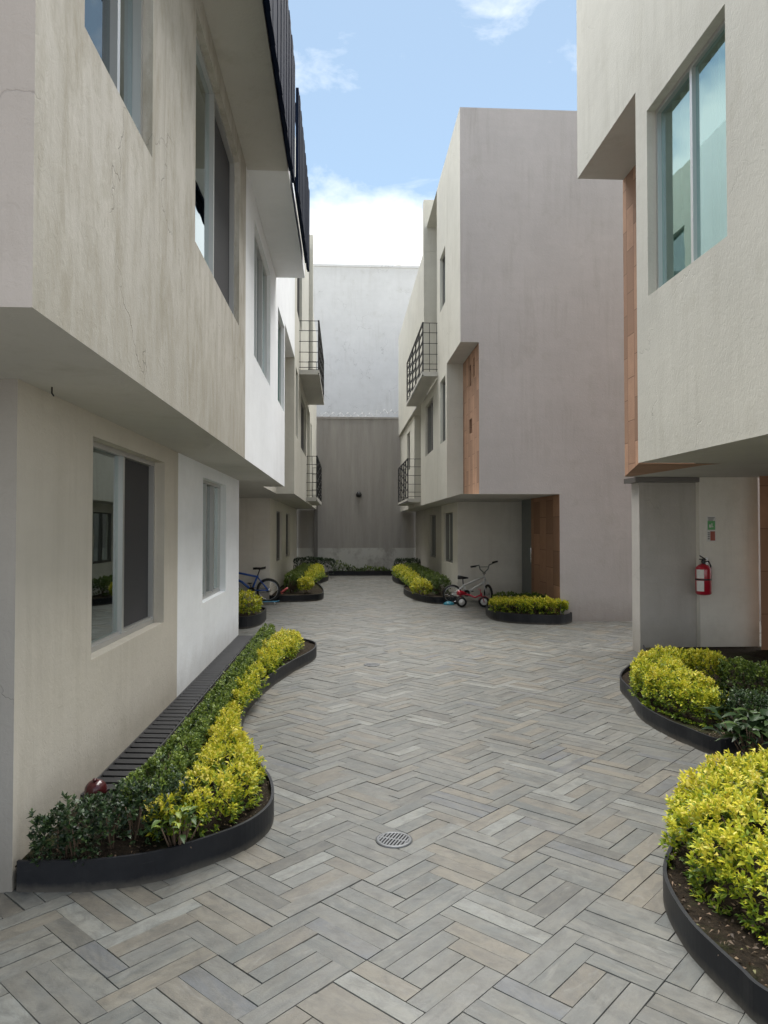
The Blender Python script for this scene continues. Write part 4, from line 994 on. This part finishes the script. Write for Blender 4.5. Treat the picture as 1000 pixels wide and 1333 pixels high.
def mtb(x, y):
    """blue mountain bike standing along the porch, rear wheel towards the lane"""
    r = .27; b = thing('bicycle', 'blue mountain bicycle standing behind the white house corner, black saddle and knobbly tyre', 'bicycle', (x, y, 0))
    wheel(b, (x, y, r), r, (0, 1, 0), .028, 20, disc=.05); wheel(b, (x - .98, y + .02, r), r, (0, 1, .05), .024, 18)
    rh = Vector((x, y, r)); bbk = Vector((x - .37, y, .27)); st = Vector((x - .24, y, .60)); hd = Vector((x - .76, y, .68)); hb = Vector((x - .80, y, .56)); fh = Vector((x - .98, y + .02, r))
    m = MB(); m.tube([st, bbk], .024, 8); m.tube([st - Vector((0, 0, .03)), hd], .024, 8); m.tube([bbk, (bbk + hb) / 2 + Vector((0, 0, .04)), hb], .028, 8); m.tube([hd, hb], .02, 8)
    for s in (-.05, .05):
        o = Vector((0, s, 0)); m.tube([st + o * .4 - Vector((0, 0, .04)), rh + o], .013, 6); m.tube([bbk + o * .5, rh + o], .013, 6); m.tube([hb + o, fh + o], .020, 6)
    m.build('frame', 'blue_paint', b)
    m = MB(); m.tube([st, st + Vector((.05, 0, .14))], .013, 8); m.build('seat_post', 'black_plastic', b)
    s0 = st + Vector((.055, 0, .16)); m = MB()
    for i, (dx, w, hh) in enumerate([(-.15, .018, .03), (-.08, .028, .03), (0, .045, .032), (.06, .075, .036), (.11, .078, .045)]):
        pass
    pts = [(-.16, .016, .0), (-.08, .026, .004), (0, .048, .0), (.07, .08, .010), (.12, .072, .022)]
    for i in range(4):
        a, c = pts[i], pts[i + 1]
        m.poly([s0 + Vector((a[0], -a[1], a[2])), s0 + Vector((c[0], -c[1], c[2])), s0 + Vector((c[0], 0, c[2] + .022)), s0 + Vector((a[0], 0, a[2] + .018))])
        m.poly([s0 + Vector((a[0], a[1], a[2])), s0 + Vector((a[0], 0, a[2] + .018)), s0 + Vector((c[0], 0, c[2] + .022)), s0 + Vector((c[0], c[1], c[2]))])
        m.poly([s0 + Vector((a[0], -a[1], a[2])), s0 + Vector((a[0], 0, a[2] - .03)), s0 + Vector((c[0], 0, c[2] - .035)), s0 + Vector((c[0], -c[1], c[2]))])
        m.poly([s0 + Vector((a[0], a[1], a[2])), s0 + Vector((c[0], c[1], c[2])), s0 + Vector((c[0], 0, c[2] - .035)), s0 + Vector((a[0], 0, a[2] - .03))])
    m.build('saddle', 'black_plastic', b)
    m = MB(); m.tube([hd, hd + Vector((.0, 0, .09)), hd + Vector((-.06, 0, .12))], .014, 8); hp = hd + Vector((-.06, 0, .12))
    m.tube([hp + Vector((.04, -.28, .03)), hp + Vector((0, -.1, .0)), hp + Vector((0, .1, 0)), hp + Vector((.04, .28, .03))], .012, 8); m.build('handlebar', 'black_plastic', b)
    m = MB(); m.lathe([(.07, -.004), (.075, 0), (.07, .004), (.03, .004), (.03, -.004), (.07, -.004)], bbk + Vector((0, -.05, 0)), (0, 1, 0), 24)
    m.bar(bbk + Vector((0, -.07, 0)), bbk + Vector((.06, -.07, -.15)), .014, .014); m.obox(bbk + Vector((.06, -.11, -.15)), (.045, 0, 0), (0, .035, 0), (0, 0, .01))
    m.bar(bbk + Vector((0, .07, 0)), bbk + Vector((-.06, .07, .15)), .014, .014); m.obox(bbk + Vector((-.06, .11, .15)), (.045, 0, 0), (0, .035, 0), (0, 0, .01))
    m.tube([bbk + Vector((0, -.05, .068)), rh + Vector((0, -.05, .035))], .004, 4); m.tube([bbk + Vector((0, -.05, -.068)), rh + Vector((0, -.05, -.035))], .004, 4)
    m.build('chainset', 'black_plastic', b)
    m = MB()
    for s in range(-40, 0): pass
    return b
p = px2w(349.5, 784); mtb(p[0], p[1])
def bmx(x, y):
    r = .215; b = thing('bicycle', 'pale grey child bicycle with tall handlebars, leaning by the mauve house porch', 'bicycle', (x, y, 0))
    wheel(b, (x, y, r), r, (0, 1, .04), .022, 16)
    fa = Vector((.86, .42, .0)).normalized(); fc = Vector((x + .80, y + .02, r)); wheel(b, fc, r, Vector((.97, .22, .05)), .026, 16)
    rh = Vector((x, y, r)); bk = Vector((x + .31, y, .24)); st = Vector((x + .24, y, .43)); hd = Vector((x + .70, y, .60)); hb = Vector((x + .73, y, .50))
    m = MB(); m.tube([st, bk], .022, 8); m.tube([st - Vector((0, 0, .03)), hd], .023, 8); m.tube([bk, hb], .026, 8); m.tube([hd + Vector((-.005, 0, .03)), hb], .020, 8)
    for s in (-.05, .05):
        o = Vector((0, s, 0)); m.tube([st + o * .4 - Vector((0, 0, .04)), rh + o], .013, 6); m.tube([bk + o * .5, rh + o], .016, 6)
    sd_ = Vector((-.36, .93, 0)).normalized() * .055; 
    for s in (-1, 1):
        m.tube([hb - Vector((0, 0, .02)) + sd_.cross(Vector((0, 0, 1))) * 0 + Vector((.93, .36, 0)).normalized() * .055 * s, fc + Vector((.93, .36, 0)).normalized() * .055 * s], .016, 6)
    m.build('frame', 'white_paint', b)
    m = MB(); m.tube([st, st + Vector((-.01, 0, .13))], .012, 8); s0 = st + Vector((-.01, 0, .14))
    m.tube([s0 + Vector((-.11, 0, .015)), s0 + Vector((-.05, 0, .012)), s0 + Vector((.03, 0, .005)), s0 + Vector((.12, 0, .0))], [.045, .042, .028, .014], 10); m.build('saddle', 'black_plastic', b)
    m = MB(); q = Vector((.93, .36, 0)).normalized(); h0 = hd + Vector((.0, 0, .06)); m.tube([hd, h0], .014, 8); m.box(h0.x - .03, h0.x + .03, h0.y - .03, h0.y + .03, h0.z - .0, h0.z + .035)
    for s in (-1, 1): m.tube([h0 + Vector((0, 0, .02)), h0 + q * .10 * s + Vector((0, 0, .10)), h0 + q * .13 * s + Vector((0, 0, .19)), h0 + q * .32 * s + Vector((0, -.03, .21 + .05 * s))], .014, 8)
    m.tube([h0 + q * -.12 + Vector((0, 0, .15)), h0 + q * .12 + Vector((0, 0, .15))], .008, 6); hbo = m.build('handlebar', 'steel_dark', b)
    for s in (-1, 1):
        m = MB(); m.tube([h0 + q * .21 * s + Vector((0, -.02, .205 + .035 * s)), h0 + q * .34 * s + Vector((0, -.03, .212 + .052 * s))], .021, 10); m.build('grip', 'black_plastic', hbo)
    m = MB(); m.lathe([(.07, -.004), (.074, 0), (.07, .004), (.02, .004), (.02, -.004), (.07, -.004)], bk + Vector((0, -.05, 0)), (0, 1, 0), 20); m.bar(bk + Vector((0, -.07, 0)), bk + Vector((-.13, -.07, -.03)), .014, .014)
    m.obox(bk + Vector((-.13, -.11, -.03)), (.04, 0, 0), (0, .035, 0), (0, 0, .01)); m.bar(bk + Vector((0, .07, 0)), bk + Vector((.13, .07, .03)), .014, .014); m.obox(bk + Vector((.13, .11, .03)), (.04, 0, 0), (0, .035, 0), (0, 0, .01))
    m.tube([bk + Vector((0, -.05, .068)), rh + Vector((0, -.05, .035))], .004, 4); m.tube([bk + Vector((0, -.05, -.068)), rh + Vector((0, -.05, -.035))], .004, 4); m.build('chainset', 'black_plastic', b)
p = px2w(589, 786.5); bmx(p[0], p[1])
def trike(x, y):
    b = thing('tricycle', 'small red tricycle with white-hubbed wheels in front of the grey child bicycle', 'tricycle', (x, y, 0)); r = .108
    for dx, dy, rr in ((0, 0, r), (.02, .26, r), (.47, -.02, .115)):
        c = Vector((x + dx, y + dy, rr)); ax = (0, 1, 0) if dx < .3 else (.25, 1, 0)
        m = MB(); u = Vector(ax).normalized(); m.lathe([(rr * .6, -.02), (rr * .93, -.02), (rr, -.008), (rr, .008), (rr * .93, .02), (rr * .6, .02)], c, u, 28); t = m.build('wheel', 'rubber', b)
        m = MB(); m.lathe([(0, -.03), (rr * .22, -.028), (rr * .3, -.016), (rr * .62, -.02), (rr * .66, 0), (rr * .62, .02), (rr * .3, .016), (0, .028)], c, u, 24); m.build('hub', 'white_plastic', t)
    m = MB(); m.tube([(x, y - .0, r), (x + .02, y + .26, r)], .009, 6)
    m.tube([(x + .01, y + .13, r), (x + .0, y + .13, .27), (x + .16, y + .12, .25), (x + .30, y + .06, .20), (x + .40, y, .25)], .020, 10)
    m.tube([(x + .41, y, .30), (x + .44, y - .01, .17)], .022, 8); m.tube([(x + .44, y - .045, .2), (x + .47, y - .05, .105)], .01, 6); m.tube([(x + .44, y + .035, .2), (x + .47, y + .025, .105)], .01, 6)
    pts = [(x + .47 + .12 * math.cos(a), y - .02, .105 + .125 * math.sin(a)) for a in np.linspace(.3, 2.7, 10)]
    for i in range(9): m.obox((Vector(pts[i]) + Vector(pts[i + 1])) / 2, (Vector(pts[i + 1]) - Vector(pts[i])) / 2, (0, .03, 0), (0, 0, .004))
    m.build('frame', 'red_paint', b)
    m = MB(); m.tube([(x + .41, y, .28), (x + .39, y, .36)], .010, 8); m.tube([(x + .38, y - .13, .37), (x + .39, y, .36), (x + .38, y + .13, .37)], .011, 8); m.build('handlebar', 'red_paint', b)
    m = MB(); m.tube([(x - .07, y + .13, .30), (x - .02, y + .13, .285), (x + .05, y + .13, .285), (x + .12, y + .13, .28)], [.05, .06, .045, .02], 10); m.build('saddle', 'red_paint', b)
    m = MB(); m.tube([(x + .47, y - .09, .07), (x + .47, y + .06, .14)], .006, 6); m.obox((x + .47, y - .10, .07), (.03, 0, 0), (0, .025, 0), (0, 0, .008)); m.build('pedals', 'white_plastic', b)
p = px2w(601, 790.5); trike(p[0], p[1])
# toys
p = px2w(584, 786.5); m = MB(); m.lathe([(math.sin(a) * .12, -math.cos(a) * .07) for a in np.linspace(math.pi * .45, math.pi, 10)], (p[0], p[1] - .06, .0), seg=24); m.lathe([(.12, 0), (.105, .0), (.1, .03)], (p[0], p[1] - .06, .012), seg=24)
tag(m.build('bowl', 'teal_plastic'), 'teal plastic bowl upturned on the paving under the grey bicycle rear wheel', 'bowl')
p = px2w(349, 786.5); sk = thing('skateboard', 'blue skateboard lying on the paving under the blue bicycle', 'skateboard', (p[0], p[1], 0))
m = MB(); n = 10
for i in range(n):
    a = -.24 + .48 * i / n; c = a + .048; za = .055 + .25 * max(0, abs(a) - .17); zc = .055 + .25 * max(0, abs(c) - .17)
    m.obox((p[0] + (a + c) / 2, p[1], (za + zc) / 2), (.0245, 0, (zc - za) / 2), (0, .06, 0), (0, 0, .006))
m.build('deck', 'blue_plastic', sk)
for dx in (-.14, .14):
    for dy in (-.05, .05):
        m = MB(); m.lathe([(0, -.012), (.022, -.012), (.022, .012), (0, .012)], (p[0] + dx, p[1] + dy, .022), (0, 1, 0), 14); m.build('wheel', 'white_plastic', sk)
    m = MB(); m.tube([(p[0] + dx, p[1] - .05, .024), (p[0] + dx, p[1] + .05, .024)], .007, 6); m.box(p[0] + dx - .012, p[0] + dx + .012, p[1] - .015, p[1] + .015, .024, .05); m.build('axle', 'chrome', sk)
p = px2w(370, 781); m = MB(); x, y = p[0], p[1] - .04
m.tube([(x - .08, y, .19), (x - .02, y, .20), (x + .04, y, .25), (x + .09, y, .28)], [.015, .024, .027, .014], 10); m.tube([(x - .07, y, .18), (x - .05, y, .14), (x - .02, y, .165)], [.011, .012, .009], 8)
tag(m.build('toy', 'pink_plastic'), 'small coral-pink plastic toy resting on the edge of the far left planter', 'toy')

# ================================================================== wall fittings
ex = thing('fire_extinguisher', 'red fire extinguisher with white label hung on the cream ground-floor wall', 'extinguisher', (4.68, 9.27, 1.0))
x, y = 4.68, 9.27; z0 = 1.65 - (775 - 688) * 9.4 / 950; z1 = 1.65 - (737 - 688) * 9.4 / 950
m = MB(); rr = .098; m.lathe([(0, 0), (rr * .8, 0), (rr, .02), (rr, z1 - z0 - .05), (rr * .93, z1 - z0 - .02), (rr * .6, z1 - z0 + .01), (rr * .25, z1 - z0 + .025), (0, z1 - z0 + .03)], (x, y, z0), seg=36); m.build('cylinder', 'red_paint', ex)
m = MB(); m.lathe([(rr * 1.015, .0), (rr * 1.03, .004), (rr * 1.03, .016), (rr * 1.015, .02)], (x, y, z0 + .19), seg=36); m.build('strap', 'black_plastic', ex)
m = MB(); n = 10
for i in range(n):
    a0 = R(188) + R(60) * i / n; a1 = R(188) + R(60) * (i + 1) / n; q = rr * 1.012
    for za, zb in ((.05, .185), (.215, .33)): m.quad((x + q * math.cos(a0), y + q * math.sin(a0), z0 + za), (x + q * math.cos(a1), y + q * math.sin(a1), z0 + za), (x + q * math.cos(a1), y + q * math.sin(a1), z0 + zb), (x + q * math.cos(a0), y + q * math.sin(a0), z0 + zb))
m.build('label', 'label_white', ex)
zt = z1 + .03; m = MB(); m.lathe([(.022, 0), (.026, .03), (.02, .05)], (x, y, zt - .005), seg=14); m.bar((x - .05, y, zt + .055), (x + .04, y, zt + .05), .022, .014); m.bar((x - .045, y, zt + .10), (x + .02, y, zt + .06), .02, .012); m.tube([(x + .02, y, zt + .02), (x + .07, y, zt + .03), (x + .10, y + .0, zt - .03), (x + .103, y + .0, zt - .2), (x + .098, y + .01, z0 + .12)], .010, 8)
m.build('valve', 'black_plastic', ex)
m = MB(); m.box(x + .085, x + .115, y + .1, y + .139, zt - .02, zt + .07); m.bar((x, y + .02, zt + .03), (x + .10, y + .12, zt + .04), .014, .008); m.build('bracket', 'chrome', ex)
sg = thing('sign', 'small white and green safety notice on the wall above the fire extinguisher', 'sign', (4.855, 9.39, 1.65))
xa, xb = 4.795, 4.915; za, zb = 1.65 - (705 - 688) * 9.6 / 950, 1.65 + (688 - 672) * 9.6 / 950
m = MB(); m.box(xa, xb, 9.389, 9.3995, za, zb); m.build('plate', 'label_white', sg)
m = MB(); m.box(xa + .01, xb - .01, 9.3865, 9.3888, za + .155, zb - .06); m.build('green_panel', 'sign_green', sg)
m = MB(); m.box(xa + .045, xb - .012, 9.3865, 9.3888, za + .012, za + .135); m.build('red_panel', 'sign_red', sg)
m = MB()
for i in range(3): m.box(xa + .015, xb - .015 - .012 * i, 9.3862, 9.3888, zb - .022 - .016 * i, zb - .015 - .016 * i)
for i in range(4): m.box(xa + .01, xa + .036, 9.3862, 9.3888, za + .03 + .026 * i, za + .042 + .026 * i)
m.build('ink', 'sign_ink', sg)
m = MB(); m.box(xa + .03, xa + .05, 9.3835, 9.3862, za + .185, za + .225); m.box(xa + .05, xa + .085, 9.3835, 9.3862, za + .19, za + .2); m.box(xa + .06, xa + .072, 9.3835, 9.3862, za + .205, za + .24); m.build('pictogram', 'label_white', sg)
